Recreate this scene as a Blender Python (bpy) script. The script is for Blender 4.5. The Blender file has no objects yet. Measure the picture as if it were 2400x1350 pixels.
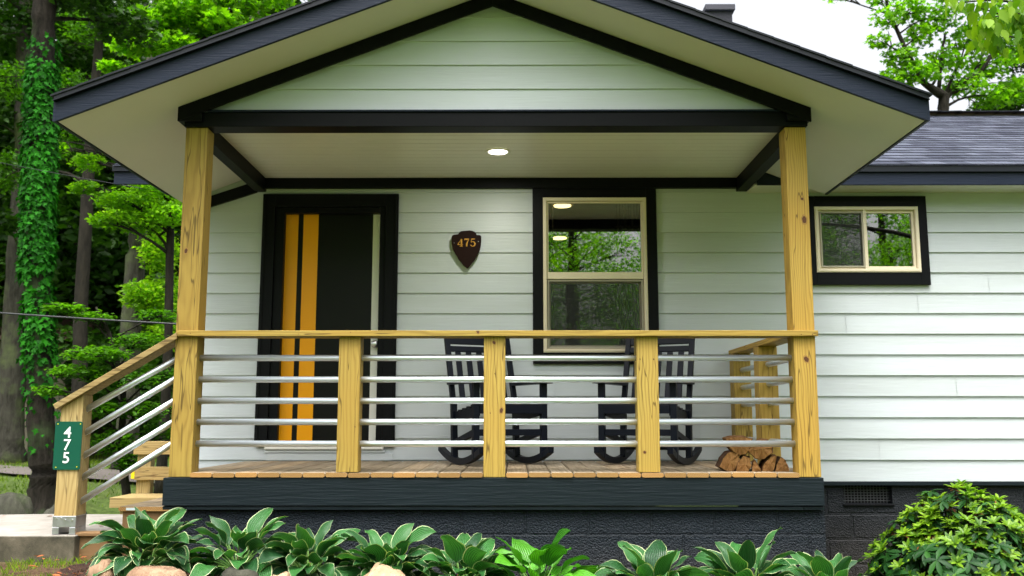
import bpy, math, random
import numpy as np
from mathutils import Vector, Matrix, noise
random.seed(7); rng = np.random.default_rng(7)
S = bpy.context.scene
COL = S.collection
PI = math.pi

# ------------------------------------------------------------------ camera / measuring
F = 2187.0; TH = math.atan(310 / F); YAW = math.atan(7 / F); D0 = 6.03; CZ = 1.13
cam_d = bpy.data.cameras.new('camera'); cam = bpy.data.objects.new('camera', cam_d); COL.objects.link(cam)
cam_d.sensor_width = 36; cam_d.lens = 36 * F / 2400; cam_d.clip_end = 2000; cam_d.clip_start = .05
cam.location = (0, -D0, CZ)
cam.rotation_euler = (PI / 2 + TH, 0, YAW)
cam_d.dof.use_dof = True; cam_d.dof.focus_distance = 6.3; cam_d.dof.aperture_fstop = 2.8
S.camera = cam
def ray(px, py):
    u = (px - 1200) / F; v = (675 - py) / F
    y = math.cos(TH) - v * math.sin(TH); z = math.sin(TH) + v * math.cos(TH); x = u
    c, s = math.cos(YAW), math.sin(YAW)
    return (x * c - y * s, x * s + y * c, z)
def U(px, py, Y):            # measured photo point -> X, Z on the plane at depth Y
    d = ray(px, py); t = (Y + D0) / d[1]
    return d[0] * t, CZ + d[2] * t
def P3(px, py, Y):
    x, z = U(px, py, Y); return (x, Y, z)
def Zh(py, Y, px=1200): return U(px, py, Y)[1]
def Xh(px, py, Y): return U(px, py, Y)[0]

# ------------------------------------------------------------------ node helpers
def newmat(name):
    m = bpy.data.materials.new(name); m.use_nodes = True
    nt = m.node_tree; b = nt.nodes['Principled BSDF']
    return m, nt, b
def N(nt, t, **k):
    n = nt.nodes.new(t)
    for a, v in k.items(): setattr(n, a, v)
    return n
def L(nt, a, b): nt.links.new(a, b)
def ramp(nt, fac, stops):
    r = N(nt, 'ShaderNodeValToRGB'); e = r.color_ramp.elements
    while len(e) < len(stops): e.new(.5)
    for i, (p, c) in enumerate(stops):
        e[i].position = p; e[i].color = (c[0], c[1], c[2], 1)
    L(nt, fac, r.inputs[0]); return r.outputs[0]
def mapping(nt, scale=(1, 1, 1), coord='Object', rnd=0.0):
    tc = N(nt, 'ShaderNodeTexCoord'); mp = N(nt, 'ShaderNodeMapping'); mp.inputs['Scale'].default_value = scale
    src = tc.outputs[coord]
    if rnd:
        oi = N(nt, 'ShaderNodeObjectInfo'); vm = N(nt, 'ShaderNodeVectorMath', operation='SCALE')
        cx = N(nt, 'ShaderNodeCombineXYZ')
        mm = N(nt, 'ShaderNodeMath', operation='MULTIPLY'); L(nt, oi.outputs['Random'], mm.inputs[0]); mm.inputs[1].default_value = 7.3
        fr = N(nt, 'ShaderNodeMath', operation='FRACT'); L(nt, mm.outputs[0], fr.inputs[0])
        L(nt, oi.outputs['Random'], cx.inputs[0]); L(nt, fr.outputs[0], cx.inputs[1]); L(nt, oi.outputs['Random'], cx.inputs[2])
        L(nt, cx.outputs[0], vm.inputs[0]); vm.inputs['Scale'].default_value = rnd
        ad = N(nt, 'ShaderNodeVectorMath', operation='ADD'); L(nt, src, ad.inputs[0]); L(nt, vm.outputs[0], ad.inputs[1]); src = ad.outputs[0]
    L(nt, src, mp.inputs[0]); return mp.outputs[0]
def noise_t(nt, vec, scale, detail=4, rough=.55):
    n = N(nt, 'ShaderNodeTexNoise'); n.inputs['Scale'].default_value = scale; n.inputs['Detail'].default_value = detail
    n.inputs['Roughness'].default_value = rough
    if vec is not None: L(nt, vec, n.inputs['Vector'])
    return n
def bump(nt, h, b, strength=.3, dist=.01):
    bp = N(nt, 'ShaderNodeBump'); bp.inputs['Strength'].default_value = strength; bp.inputs['Distance'].default_value = dist
    L(nt, h, bp.inputs['Height']); L(nt, bp.outputs[0], b.inputs['Normal']); return bp
def mixc(nt, fac, a, b, mode='MIX'):
    m = N(nt, 'ShaderNodeMix', data_type='RGBA', blend_type=mode)
    for s, v in ((m.inputs[0], fac), (m.inputs[6], a), (m.inputs[7], b)):
        if hasattr(v, 'links'): L(nt, v, s)
        else: s.default_value = v if isinstance(v, (int, float)) else (v[0], v[1], v[2], 1)
    return m.outputs[2]
def setp(b, rough=.5, spec=.5, metal=0, col=None):
    b.inputs['Roughness'].default_value = rough; b.inputs['Specular IOR Level'].default_value = spec; b.inputs['Metallic'].default_value = metal
    if col: b.inputs['Base Color'].default_value = (*col, 1)

def wood(name, axis, light, dark, knots=True, rough=.6, spacing=.016):
    m, nt, b = newmat(name)
    sc = [1, 1, 1]; sc['xyz'.index(axis)] = .06
    v = mapping(nt, tuple(sc), rnd=3.0)
    w0 = mapping(nt, (1, 1, 1), rnd=3.0)
    sl = [5, 5, 5]; sl['xyz'.index(axis)] = 1.1
    w1 = mapping(nt, tuple(sl), rnd=3.0)
    nz = noise_t(nt, w1, 1.0, 3)
    vs = N(nt, 'ShaderNodeVectorMath', operation='SCALE'); L(nt, nz.outputs['Color'], vs.inputs[0]); vs.inputs['Scale'].default_value = .10
    ad = N(nt, 'ShaderNodeVectorMath', operation='ADD'); L(nt, v, ad.inputs[0]); L(nt, vs.outputs[0], ad.inputs[1])
    off = N(nt, 'ShaderNodeVectorMath', operation='ADD'); L(nt, ad.outputs[0], off.inputs[0]); off.inputs[1].default_value = (0, 0, 0)
    # keep ring centre near the member: fold coordinates
    md = N(nt, 'ShaderNodeVectorMath', operation='WRAP'); L(nt, off.outputs[0], md.inputs[0])
    md.inputs[1].default_value = (.42, .42, .42); md.inputs[2].default_value = (-.42, -.42, -.42)
    wv = N(nt, 'ShaderNodeTexWave', wave_type='RINGS', rings_direction=axis.upper()); L(nt, md.outputs[0], wv.inputs[0])
    wv.inputs['Scale'].default_value = .314 / spacing; wv.inputs['Distortion'].default_value = 1.5; wv.inputs['Detail'].default_value = 2
    sl2 = [90, 90, 90]; sl2['xyz'.index(axis)] = 2.5
    fine = noise_t(nt, mapping(nt, tuple(sl2), rnd=2.0), 1.0, 3)
    g = ramp(nt, wv.outputs['Fac'], [(0, (0, 0, 0)), (.45, (.2, .2, .2)), (.8, (.55, .55, .55)), (1, (1, 1, 1))])
    c = mixc(nt, g, light, tuple(.42 * a + .58 * q for a, q in zip(light, dark)))
    fr = ramp(nt, fine.outputs['Fac'], [(.35, (0, 0, 0)), (.7, (.5, .5, .5))])
    c = mixc(nt, fr, c, tuple(.6 * a + .4 * q for a, q in zip(light, dark)))
    big = noise_t(nt, w0, 1.7, 2); 
    c = mixc(nt, ramp(nt, big.outputs['Fac'], [(.4, (0, 0, 0)), (.65, (.5, .5, .5))]), c, tuple(x * y for x, y in zip(light, (.9, .78, .6))))
    ck = noise_t(nt, mapping(nt, tuple(1.0 if a_ == axis else 16.0 for a_ in 'xyz'), rnd=5.0), 1.0, 2, .5)
    c = mixc(nt, ramp(nt, ck.outputs['Fac'], [(.488, (0, 0, 0)), (.498, (.75, .75, .75)), (.505, (.75, .75, .75)), (.512, (0, 0, 0))]), c, tuple(x * .45 for x in dark))
    oi = N(nt, 'ShaderNodeObjectInfo'); c = mixc(nt, 1.0, c, ramp(nt, oi.outputs['Random'], [(0, (.80, .76, .70)), (.5, (1, 1, 1)), (1, (1.08, .98, .85))]), 'MULTIPLY')
    if knots:
        vo = N(nt, 'ShaderNodeTexVoronoi'); vo.inputs['Scale'].default_value = 4.6; L(nt, w0, vo.inputs['Vector'])
        k = ramp(nt, vo.outputs['Distance'], [(.0, (1, 1, 1)), (.075, (.9, .9, .9)), (.10, (.35, .35, .35)), (.17, (0, 0, 0))])
        c = mixc(nt, k, c, (.10, .035, .012))
    L(nt, c, b.inputs['Base Color']); setp(b, rough, .3)
    bump(nt, fine.outputs['Fac'], b, .25, .003)
    return m
PL, PD = (.44, .315, .072), (.15, .085, .015)
WZ = wood('pine_upright', 'z', PL, PD, False); WX = wood('pine_lengthwise', 'x', PL, PD, False); WY_ = wood('pine_depthwise', 'y', PL, PD)
W2Z = wood('pale_pine_upright', 'z', (.44, .355, .165), (.17, .11, .035)); W2X = wood('pale_pine_lengthwise', 'x', (.42, .325, .15), (.17, .11, .035))
def deckmat():
    m, nt, b = newmat('deck_pine')
    geo = N(nt, 'ShaderNodeNewGeometry')
    v = mapping(nt, (70, 2.5, 70)); n = noise_t(nt, v, 1, 4)
    c = ramp(nt, n.outputs['Fac'], [(.3, (.21, .165, .11)), (.55, (.33, .27, .19)), (.75, (.41, .35, .26))])
    r = ramp(nt, geo.outputs['Random Per Island'], [(0, (.72, .70, .66)), (.5, (.95, .95, .95)), (1, (1.12, 1.03, .92))])
    c = mixc(nt, 1.0, c, r, 'MULTIPLY')
    # end grain more orange
    sx = N(nt, 'ShaderNodeSeparateXYZ'); L(nt, geo.outputs['Normal'], sx.inputs[0])
    lt = N(nt, 'ShaderNodeMath', operation='LESS_THAN'); L(nt, sx.outputs[1], lt.inputs[0]); lt.inputs[1].default_value = -.7
    wv = N(nt, 'ShaderNodeTexWave', wave_type='RINGS', rings_direction='Y'); L(nt, mapping(nt, (1, 1, 1.6), rnd=0), wv.inputs[0])
    wv.inputs['Scale'].default_value = 30; wv.inputs['Distortion'].default_value = 3
    e = mixc(nt, wv.outputs['Fac'], (.46, .28, .10), (.26, .13, .045))
    e = mixc(nt, 1.0, e, r, 'MULTIPLY')
    c = mixc(nt, lt.outputs[0], c, e)
    L(nt, c, b.inputs['Base Color']); setp(b, .7, .25); bump(nt, n.outputs['Fac'], b, .3, .003); return m
DECK = deckmat()

def paint(name, col, rough=.5, grain=None, gs=.25, spec=.4, var=.06, dist=.003):
    m, nt, b = newmat(name)
    v = mapping(nt, (1, 1, 1)); n = noise_t(nt, v, 2.3, 5)
    c = mixc(nt, n.outputs['Fac'], tuple(x * (1 - var) for x in col), tuple(min(1, x * (1 + var)) for x in col))
    L(nt, c, b.inputs['Base Color']); setp(b, rough, spec)
    if grain:
        g = noise_t(nt, mapping(nt, grain), 1, 5, .6)
        bump(nt, g.outputs['Fac'], b, gs, dist)
    return m
def siding_mat():
    m = paint('white_siding_paint', (.525, .57, .595), .42, (4, 60, 60), .45, .4, .03, .004); nt = m.node_tree; b = nt.nodes['Principled BSDF']
    l = b.inputs['Base Color'].links[0].from_socket; geo = N(nt, 'ShaderNodeNewGeometry')
    c = mixc(nt, 1.0, l, ramp(nt, geo.outputs['Random Per Island'], [(0, (.95, .95, .95)), (1, (1.04, 1.04, 1.04))]), 'MULTIPLY')
    n = noise_t(nt, mapping(nt, (.8, .8, 5)), 1, 5); c = mixc(nt, 1.0, c, ramp(nt, n.outputs['Fac'], [(.3, (.93, .93, .90)), (.6, (1.02, 1.02, 1.02))]), 'MULTIPLY')
    L(nt, c, b.inputs['Base Color']); return m
SIDING = siding_mat()
_unused = paint('white_siding_paint', (.525, .57, .595), .42, (4, 60, 60), .35, .4, .03)
CREAM = paint('cream_soffit_paint', (.58, .57, .52), .55, (9, 1.2, 9), .15, .3, .05)
CEIL = paint('ceiling_paint', (.68, .67, .62), .3, (1.2, 40, 6), .3, .4, .07)
BLACK = paint('black_trim_paint', (.0022, .0027, .0036), .5, (60, 60, 60), .25, .13, .2)
BLACKX = paint('black_board_paint', (.007, .0125, .0165), .5, (4, 40, 70), 1, .2, .25, .004)
NAVY = paint('dark_fascia_paint', (.007, .0125, .027), .5, (7, 7, 140), .6, .2, .12, .004)
DRIP = paint('dark_drip_metal', (.004, .006, .011), .4, None, 0, .3, .05)
TAN = paint('tan_window_vinyl', (.72, .63, .47), .4, None, 0, .4, .03)
ORANGE = paint('orange_door_paint', (.82, .34, .0), .33, None, 0, .5, .05)
DOORBLACK = paint('black_door_paint', (.0025, .003, .0025), .4, None, 0, .2, .2)
DOORWHITE = paint('white_door_paint', (.74, .74, .68), .35, None, 0, .5, .03)
CHAIRM = paint('dark_chair_paint', (.0025, .0045, .011), .45, (60, 60, 8), .3, .2, .25)
PLAQUE = paint('dark_brown_plaque', (.014, .004, .0025), .65, (30, 30, 30), .4, .12, .3)
GOLD = paint('gold_numeral_paint', (.62, .30, .035), .4)
SIGNG = paint('green_sign_enamel', (.004, .075, .045), .3, None, 0, .5, .08)
SIGNW = paint('white_reflective', (.85, .88, .86), .4)
BOARDB = paint('brown_board', (.20, .115, .05), .7, (4, 30, 60), .6, .3, .25)

def metal(name, col, rough, sc=(3, 60, 60)):
    m, nt, b = newmat(name); n = noise_t(nt, mapping(nt, sc), 1, 4)
    L(nt, ramp(nt, n.outputs['Fac'], [(.3, tuple(x * .8 for x in col)), (.7, col)]), b.inputs['Base Color'])
    r = N(nt, 'ShaderNodeMapRange'); L(nt, n.outputs['Fac'], r.inputs[0]); r.inputs[3].default_value = rough - .06; r.inputs[4].default_value = rough + .12
    L(nt, r.outputs[0], b.inputs['Roughness']); b.inputs['Metallic'].default_value = 1; return m
PIPE = metal('galvanised_pipe', (.86, .93, 1.0), .42)
STEEL = metal('steel_bracket', (.6, .62, .65), .4, (20, 20, 20))
CHROME = metal('satin_chrome', (.75, .75, .76), .3)

def blockmat(name, col, bx=.40, bz=.20, axis='x', mortar=.009, rough=.5, off=(0, 0)):
    m, nt, b = newmat(name)
    tc = N(nt, 'ShaderNodeTexCoord'); sp = N(nt, 'ShaderNodeSeparateXYZ'); L(nt, tc.outputs['Object'], sp.inputs[0])
    cb = N(nt, 'ShaderNodeCombineXYZ')
    ax = N(nt, 'ShaderNodeMath', operation='ADD'); L(nt, sp.outputs[0], ax.inputs[0]); ax.inputs[1].default_value = off[0] + 40
    az = N(nt, 'ShaderNodeMath', operation='ADD'); L(nt, sp.outputs[2], az.inputs[0]); az.inputs[1].default_value = off[1] + 4
    L(nt, ax.outputs[0], cb.inputs[0]); L(nt, az.outputs[0], cb.inputs[1])
    nz0 = noise_t(nt, tc.outputs['Object'], 9, 3)
    vs = N(nt, 'ShaderNodeVectorMath', operation='SCALE'); L(nt, nz0.outputs['Color'], vs.inputs[0]); vs.inputs['Scale'].default_value = .012
    ad = N(nt, 'ShaderNodeVectorMath', operation='ADD'); L(nt, cb.outputs[0], ad.inputs[0]); L(nt, vs.outputs[0], ad.inputs[1])
    br = N(nt, 'ShaderNodeTexBrick'); L(nt, ad.outputs[0], br.inputs['Vector'])
    br.inputs['Scale'].default_value = 1; br.inputs['Brick Width'].default_value = bx; br.inputs['Row Height'].default_value = bz
    br.inputs['Mortar Size'].default_value = mortar; br.inputs['Mortar Smooth'].default_value = .4
    n1 = noise_t(nt, tc.outputs['Object'], 60, 6, .7); n2 = noise_t(nt, tc.outputs['Object'], 3, 4)
    vo = N(nt, 'ShaderNodeTexVoronoi'); vo.inputs['Scale'].default_value = 95; L(nt, tc.outputs['Object'], vo.inputs['Vector'])
    h = N(nt, 'ShaderNodeMath', operation='MULTIPLY_ADD'); L(nt, vo.outputs['Distance'], h.inputs[0]); h.inputs[1].default_value = -.45; L(nt, n1.outputs['Fac'], h.inputs[2])
    h2 = N(nt, 'ShaderNodeMath', operation='MULTIPLY_ADD'); L(nt, br.outputs['Fac'], h2.inputs[0]); h2.inputs[1].default_value = -1.1; L(nt, h.outputs[0], h2.inputs[2])
    c = mixc(nt, n2.outputs['Fac'], tuple(x * .7 for x in col), tuple(x * 1.35 for x in col))
    # reddish dirt splashed near the ground
    mr = N(nt, 'ShaderNodeMapRange'); L(nt, sp.outputs[2], mr.inputs[0]); mr.inputs[1].default_value = .38; mr.inputs[2].default_value = -.1
    mu = N(nt, 'ShaderNodeMath', operation='MULTIPLY'); L(nt, mr.outputs[0], mu.inputs[0]); L(nt, n2.outputs['Fac'], mu.inputs[1])
    c = mixc(nt, mu.outputs[0], c, (.085, .07, .062))
    L(nt, c, b.inputs['Base Color']); setp(b, rough, .28); bump(nt, h2.outputs[0], b, 1, .02); return m
BLOCK = blockmat('painted_block_wall', (.0085, .0145, .021), off=(.13, -.02))
BLOCK2 = blockmat('painted_block_wall_smooth', (.012, .015, .020), mortar=.014, rough=.5, off=(.05, .02))

SHZ = Zh(404, 1.45, 2200) + .058
def shingle(name, swap):
    m, nt, b = newmat(name)
    tc = N(nt, 'ShaderNodeTexCoord'); sp = N(nt, 'ShaderNodeSeparateXYZ'); L(nt, tc.outputs['Object'], sp.inputs[0])
    cb = N(nt, 'ShaderNodeCombineXYZ'); a = N(nt, 'ShaderNodeMath', operation='ADD'); a.inputs[1].default_value = 30; RH = .0724
    L(nt, sp.outputs[1 if swap else 0], a.inputs[0]); L(nt, a.outputs[0], cb.inputs[0])
    zz = N(nt, 'ShaderNodeMath', operation='ADD'); L(nt, sp.outputs[2], zz.inputs[0]); zz.inputs[1].default_value = 100 * RH - SHZ - .004
    L(nt, zz.outputs[0], cb.inputs[1])
    br = N(nt, 'ShaderNodeTexBrick'); L(nt, cb.outputs[0], br.inputs['Vector']); br.inputs['Scale'].default_value = 1
    br.inputs['Brick Width'].default_value = .19; br.inputs['Row Height'].default_value = RH; br.inputs['Mortar Size'].default_value = .003; br.inputs['Mortar Smooth'].default_value = 0
    br.inputs['Color1'].default_value = (.022, .026, .037, 1); br.inputs['Color2'].default_value = (.072, .080, .105, 1); br.inputs['Mortar'].default_value = (.012, .012, .016, 1)
    br.offset = .37; br.inputs['Bias'].default_value = .35
    br2 = N(nt, 'ShaderNodeTexBrick'); L(nt, cb.outputs[0], br2.inputs['Vector']); br2.inputs['Scale'].default_value = 1
    br2.inputs['Brick Width'].default_value = .31; br2.inputs['Row Height'].default_value = RH; br2.inputs['Mortar Size'].default_value = 0
    br2.inputs['Color1'].default_value = (.55, .55, .6, 1); br2.inputs['Color2'].default_value = (1.2, 1.2, 1.2, 1); br2.offset = .7
    n = noise_t(nt, tc.outputs['Object'], 120, 3)
    c = mixc(nt, 1.0, br.outputs[0], br2.outputs[0], 'MULTIPLY')
    c = mixc(nt, .35, c, n.outputs['Color'], 'OVERLAY')
    L(nt, c, b.inputs['Base Color']); setp(b, .95, .08); bump(nt, n.outputs['Fac'], b, .5, .004); return m
SHX = shingle('asphalt_shingles', False); SHY = shingle('asphalt_shingles_side', True)

def leafmat(name, dark, light, trans=.35, rough=.5, spec=.2, tip=None):
    m, nt, b = newmat(name)
    geo = N(nt, 'ShaderNodeNewGeometry')
    st = [(0, dark), (.75, light)] + ([(1, tip)] if tip else [])
    c = ramp(nt, geo.outputs['Random Per Island'], st)
    n = noise_t(nt, mapping(nt, (1, 1, 1)), .9, 2)
    c = mixc(nt, 1.0, c, ramp(nt, n.outputs['Fac'], [(.35, (.6, .68, .6)), (.65, (1.2, 1.15, 1.1))]), 'MULTIPLY')
    L(nt, c, b.inputs['Base Color']); setp(b, rough, spec)
    tr = N(nt, 'ShaderNodeBsdfTranslucent')
    hs = mixc(nt, 1.0, c, (1.5, 1.7, .5), 'MULTIPLY'); L(nt, hs, tr.inputs[0])
    mx = N(nt, 'ShaderNodeMixShader'); mx.inputs[0].default_value = trans
    L(nt, b.outputs[0], mx.inputs[1]); L(nt, tr.outputs[0], mx.inputs[2]); L(nt, mx.outputs[0], nt.nodes['Material Output'].inputs[0])
    return m
LF_DEEP = leafmat('leaf_deep', (.008, .030, .003), (.035, .105, .006), .3)
LF_MID = leafmat('leaf_mid', (.018, .07, .004), (.09, .25, .008), .45)
LF_BRT = leafmat('leaf_bright', (.055, .18, .005), (.20, .43, .010), .5)
LF_YEL = leafmat('leaf_yellow_green', (.08, .24, .008), (.30, .52, .02), .5)
LF_IVY = leafmat('leaf_ivy', (.006, .06, .003), (.022, .185, .006), .2, .65, .12)
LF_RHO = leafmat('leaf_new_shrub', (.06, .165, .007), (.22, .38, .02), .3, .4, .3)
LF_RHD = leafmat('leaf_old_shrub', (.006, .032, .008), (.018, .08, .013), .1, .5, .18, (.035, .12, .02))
LF_SUN = leafmat('leaf_hanging', (.07, .19, .008), (.20, .34, .015), .45)
LF_BROWN = leafmat('withered_flower', (.12, .035, .012), (.28, .09, .03), .1)
GRASSM = leafmat('grass_blades', (.05, .12, .006), (.18, .28, .015), .3)

def barkmat(name, c1, c2, sc=1.0, moss=None):
    m, nt, b = newmat(name)
    n = noise_t(nt, mapping(nt, (14 * sc, 14 * sc, 3 * sc)), 1, 6, .7)
    c = ramp(nt, n.outputs['Fac'], [(.3, c1), (.7, c2)])
    if moss:
        n2 = noise_t(nt, mapping(nt, (1, 1, 1)), 2.2, 4); c = mixc(nt, ramp(nt, n2.outputs['Fac'], [(.5, (0, 0, 0)), (.68, (.8, .8, .8))]), c, moss)
    L(nt, c, b.inputs['Base Color']); setp(b, .9, .2); bump(nt, n.outputs['Fac'], b, 1, .04); return m
BARK_G = barkmat('grey_bark', (.02, .019, .014), (.075, .072, .055), 1, (.10, .13, .05))
BARK_D = barkmat('dark_bark', (.008, .007, .005), (.034, .030, .021))
BARK_R = barkmat('reddish_bark', (.007, .006, .004), (.040, .033, .026), 1.4, (.05, .09, .03))

def hostamat(name, base, dk, veins=11):
    m, nt, b = newmat(name)
    tc = N(nt, 'ShaderNodeTexCoord'); sp = N(nt, 'ShaderNodeSeparateXYZ'); L(nt, tc.outputs['UV'], sp.inputs[0])
    w = N(nt, 'ShaderNodeMath', operation='MULTIPLY'); L(nt, sp.outputs[1], w.inputs[0]); w.inputs[1].default_value = veins * 2 * PI
    s = N(nt, 'ShaderNodeMath', operation='SINE'); L(nt, w.outputs[0], s.inputs[0])
    geo = N(nt, 'ShaderNodeNewGeometry'); rr = ramp(nt, geo.outputs['Random Per Island'], [(0, dk), (.6, base), (1, tuple(x * 1.35 for x in base))])
    mr = N(nt, 'ShaderNodeMapRange'); L(nt, s.outputs[0], mr.inputs[0]); mr.inputs[1].default_value = -1; mr.inputs[3].default_value = .55; mr.inputs[4].default_value = 1.15
    vm = N(nt, 'ShaderNodeVectorMath', operation='SCALE'); L(nt, rr, vm.inputs[0]); L(nt, mr.outputs[0], vm.inputs['Scale'])
    L(nt, vm.outputs[0], b.inputs['Base Color']); setp(b, .38, .45)
    bump(nt, s.outputs[0], b, .5, .004)
    tr = N(nt, 'ShaderNodeBsdfTranslucent'); hs = mixc(nt, 1.0, vm.outputs[0], (1.4, 1.6, .6), 'MULTIPLY'); L(nt, hs, tr.inputs[0])
    mx = N(nt, 'ShaderNodeMixShader'); mx.inputs[0].default_value = .22; L(nt, nt.nodes['Bump'].outputs[0], tr.inputs['Normal'])
    L(nt, b.outputs[0], mx.inputs[1]); L(nt, tr.outputs[0], mx.inputs[2]); L(nt, mx.outputs[0], nt.nodes['Material Output'].inputs[0]); return m
HOSTA = hostamat('hosta_leaf', (.040, .16, .035), (.012, .065, .020))
HOSTAB = hostamat('hosta_bright_leaf', (.09, .34, .02), (.035, .17, .012))
HMARG = leafmat('hosta_margin', (.36, .44, .22), (.60, .64, .40), .2)
STALK = leafmat('hosta_stalk', (.10, .22, .05), (.16, .30, .07), .1)

def groundmat():
    m, nt, b = newmat('ground_surface')
    tc = N(nt, 'ShaderNodeTexCoord'); n = noise_t(nt, tc.outputs['Object'], .5, 5); n2 = noise_t(nt, tc.outputs['Object'], 14, 6, .7)
    g = ramp(nt, n2.outputs['Fac'], [(.3, (.035, .06, .015)), (.6, (.095, .14, .035)), (.8, (.19, .23, .08))])
    d = ramp(nt, n2.outputs['Fac'], [(.3, (.03, .018, .010)), (.7, (.12, .075, .045))])
    c = mixc(nt, ramp(nt, n.outputs['Fac'], [(.52, (0, 0, 0)), (.66, (.7, .7, .7))]), g, d)
    # worn soil round the house front and leaf litter on the wooded slope
    sp = N(nt, 'ShaderNodeSeparateXYZ'); L(nt, tc.outputs['Object'], sp.inputs[0])
    r1 = N(nt, 'ShaderNodeMapRange'); L(nt, sp.outputs[1], r1.inputs[0]); r1.inputs[1].default_value = .5; r1.inputs[2].default_value = -.2
    r3 = N(nt, 'ShaderNodeMapRange'); L(nt, sp.outputs[1], r3.inputs[0]); r3.inputs[1].default_value = -1.9; r3.inputs[2].default_value = -1.3; r4 = N(nt, 'ShaderNodeMath', operation='MULTIPLY'); L(nt, r1.outputs[0], r4.inputs[0]); L(nt, r3.outputs[0], r4.inputs[1])  # unseen front lawn stays green beyond the soil, to bounce light into the porch
    r2 = N(nt, 'ShaderNodeMapRange'); L(nt, sp.outputs[1], r2.inputs[0]); r2.inputs[1].default_value = 22; r2.inputs[2].default_value = 27
    mx = N(nt, 'ShaderNodeMath', operation='MAXIMUM'); L(nt, r4.outputs[0], mx.inputs[0]); L(nt, r2.outputs[0], mx.inputs[1])
    c = mixc(nt, mx.outputs[0], c, d)
    L(nt, c, b.inputs['Base Color']); setp(b, .95, .1); bump(nt, n2.outputs['Fac'], b, .8, .04); return m
GROUND = groundmat()
CONC = paint('concrete_surface', (.42, .39, .35), .85, (40, 40, 40), .5, .2, .2, .004)
def concside():
    m, nt, b = newmat('concrete_walk')
    tc = N(nt, 'ShaderNodeTexCoord'); n = noise_t(nt, tc.outputs['Object'], 6, 6, .65); n2 = noise_t(nt, tc.outputs['Object'], 150, 3)
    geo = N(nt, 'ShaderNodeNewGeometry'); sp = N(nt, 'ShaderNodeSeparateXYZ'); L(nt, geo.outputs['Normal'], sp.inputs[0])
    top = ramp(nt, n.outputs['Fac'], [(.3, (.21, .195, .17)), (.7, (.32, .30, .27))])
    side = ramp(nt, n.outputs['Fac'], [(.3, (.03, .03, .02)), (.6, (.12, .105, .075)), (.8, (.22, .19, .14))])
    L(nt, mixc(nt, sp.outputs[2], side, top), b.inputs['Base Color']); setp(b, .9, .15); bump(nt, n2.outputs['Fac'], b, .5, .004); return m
WALK = concside()
ASPH = paint('road_surface', (.12, .105, .095), .9, (30, 30, 30), .4, .2, .15)
STONE = barkmat('edging_stone', (.13, .07, .04), (.38, .25, .16), .5)
STONEL = barkmat('pale_edging_stone', (.26, .16, .09), (.55, .38, .24), .5)
STONEG = barkmat('grey_rock', (.014, .014, .011), (.075, .075, .055), .6, (.05, .08, .02))
LOGEND = barkmat('split_wood', (.16, .07, .022), (.50, .27, .10), 1.2)
LOGBARK = barkmat('log_bark', (.035, .02, .013), (.15, .075, .04), 2)
MULCH = leafmat('mulch_chips', (.035, .015, .01), (.12, .05, .03), 0, .9, .1)

def glassmat(name, refl, tint):
    m, nt, b = newmat(name); nt.nodes.remove(b)
    t = N(nt, 'ShaderNodeBsdfTransparent'); t.inputs[0].default_value = (*tint, 1)
    g = N(nt, 'ShaderNodeBsdfGlossy'); g.inputs['Roughness'].default_value = .0; g.inputs[0].default_value = (1, 1, 1, 1)
    n = noise_t(nt, mapping(nt, (1, 1, 1)), 2.0, 2); bp = N(nt, 'ShaderNodeBump'); bp.inputs['Strength'].default_value = .025; bp.inputs['Distance'].default_value = .02
    L(nt, n.outputs['Fac'], bp.inputs['Height']); L(nt, bp.outputs[0], g.inputs['Normal'])
    fr = N(nt, 'ShaderNodeFresnel'); fr.inputs[0].default_value = 1.5
    ma = N(nt, 'ShaderNodeMath', operation='MULTIPLY_ADD'); L(nt, fr.outputs[0], ma.inputs[0]); ma.inputs[1].default_value = 1.0; ma.inputs[2].default_value = refl; ma.use_clamp = True
    mx = N(nt, 'ShaderNodeMixShader'); L(nt, ma.outputs[0], mx.inputs[0]); L(nt, t.outputs[0], mx.inputs[1]); L(nt, g.outputs[0], mx.inputs[2])
    L(nt, mx.outputs[0], nt.nodes['Material Output'].inputs[0]); return m
GLASS = glassmat('window_glass', .15, (.7, .72, .68))
def screenmat():
    m, nt, b = newmat('insect_screen'); t = N(nt, 'ShaderNodeBsdfTransparent'); d = N(nt, 'ShaderNodeBsdfDiffuse'); d.inputs[0].default_value = (.06, .065, .06, 1)
    nt.nodes.remove(b); mx = N(nt, 'ShaderNodeMixShader'); mx.inputs[0].default_value = .30
    L(nt, t.outputs[0], mx.inputs[1]); L(nt, d.outputs[0], mx.inputs[2]); L(nt, mx.outputs[0], nt.nodes['Material Output'].inputs[0]); return m
SCREEN = screenmat()
def emis(name, col, s):
    m, nt, b = newmat(name); b.inputs['Emission Color'].default_value = (*col, 1); b.inputs['Emission Strength'].default_value = s; return m
LAMP = emis('lamp_lens', (1, .93, .80), 3.5); LAMPI = emis('indoor_lamp_lens', (1, .78, .35), 2.5)
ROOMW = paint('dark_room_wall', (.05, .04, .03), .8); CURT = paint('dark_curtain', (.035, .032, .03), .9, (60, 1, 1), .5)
VENTB = paint('vent_void', (.004, .004, .004), .9); RUBBER = paint('cable_sheath', (.02, .022, .026), .5)
STICKER = paint('paper_sticker', (.6, .7, .72), .6); YELTAG = paint('yellow_tag', (.8, .62, .01), .5)
NBWALL = paint('beige_neighbour_wall', (.20, .175, .13), .8, (1, 1, 30), .5); NBROOF = paint('brown_metal_roof', (.10, .06, .045), .6)
NBWIN = paint('pale_window', (.5, .6, .58), .3)

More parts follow.
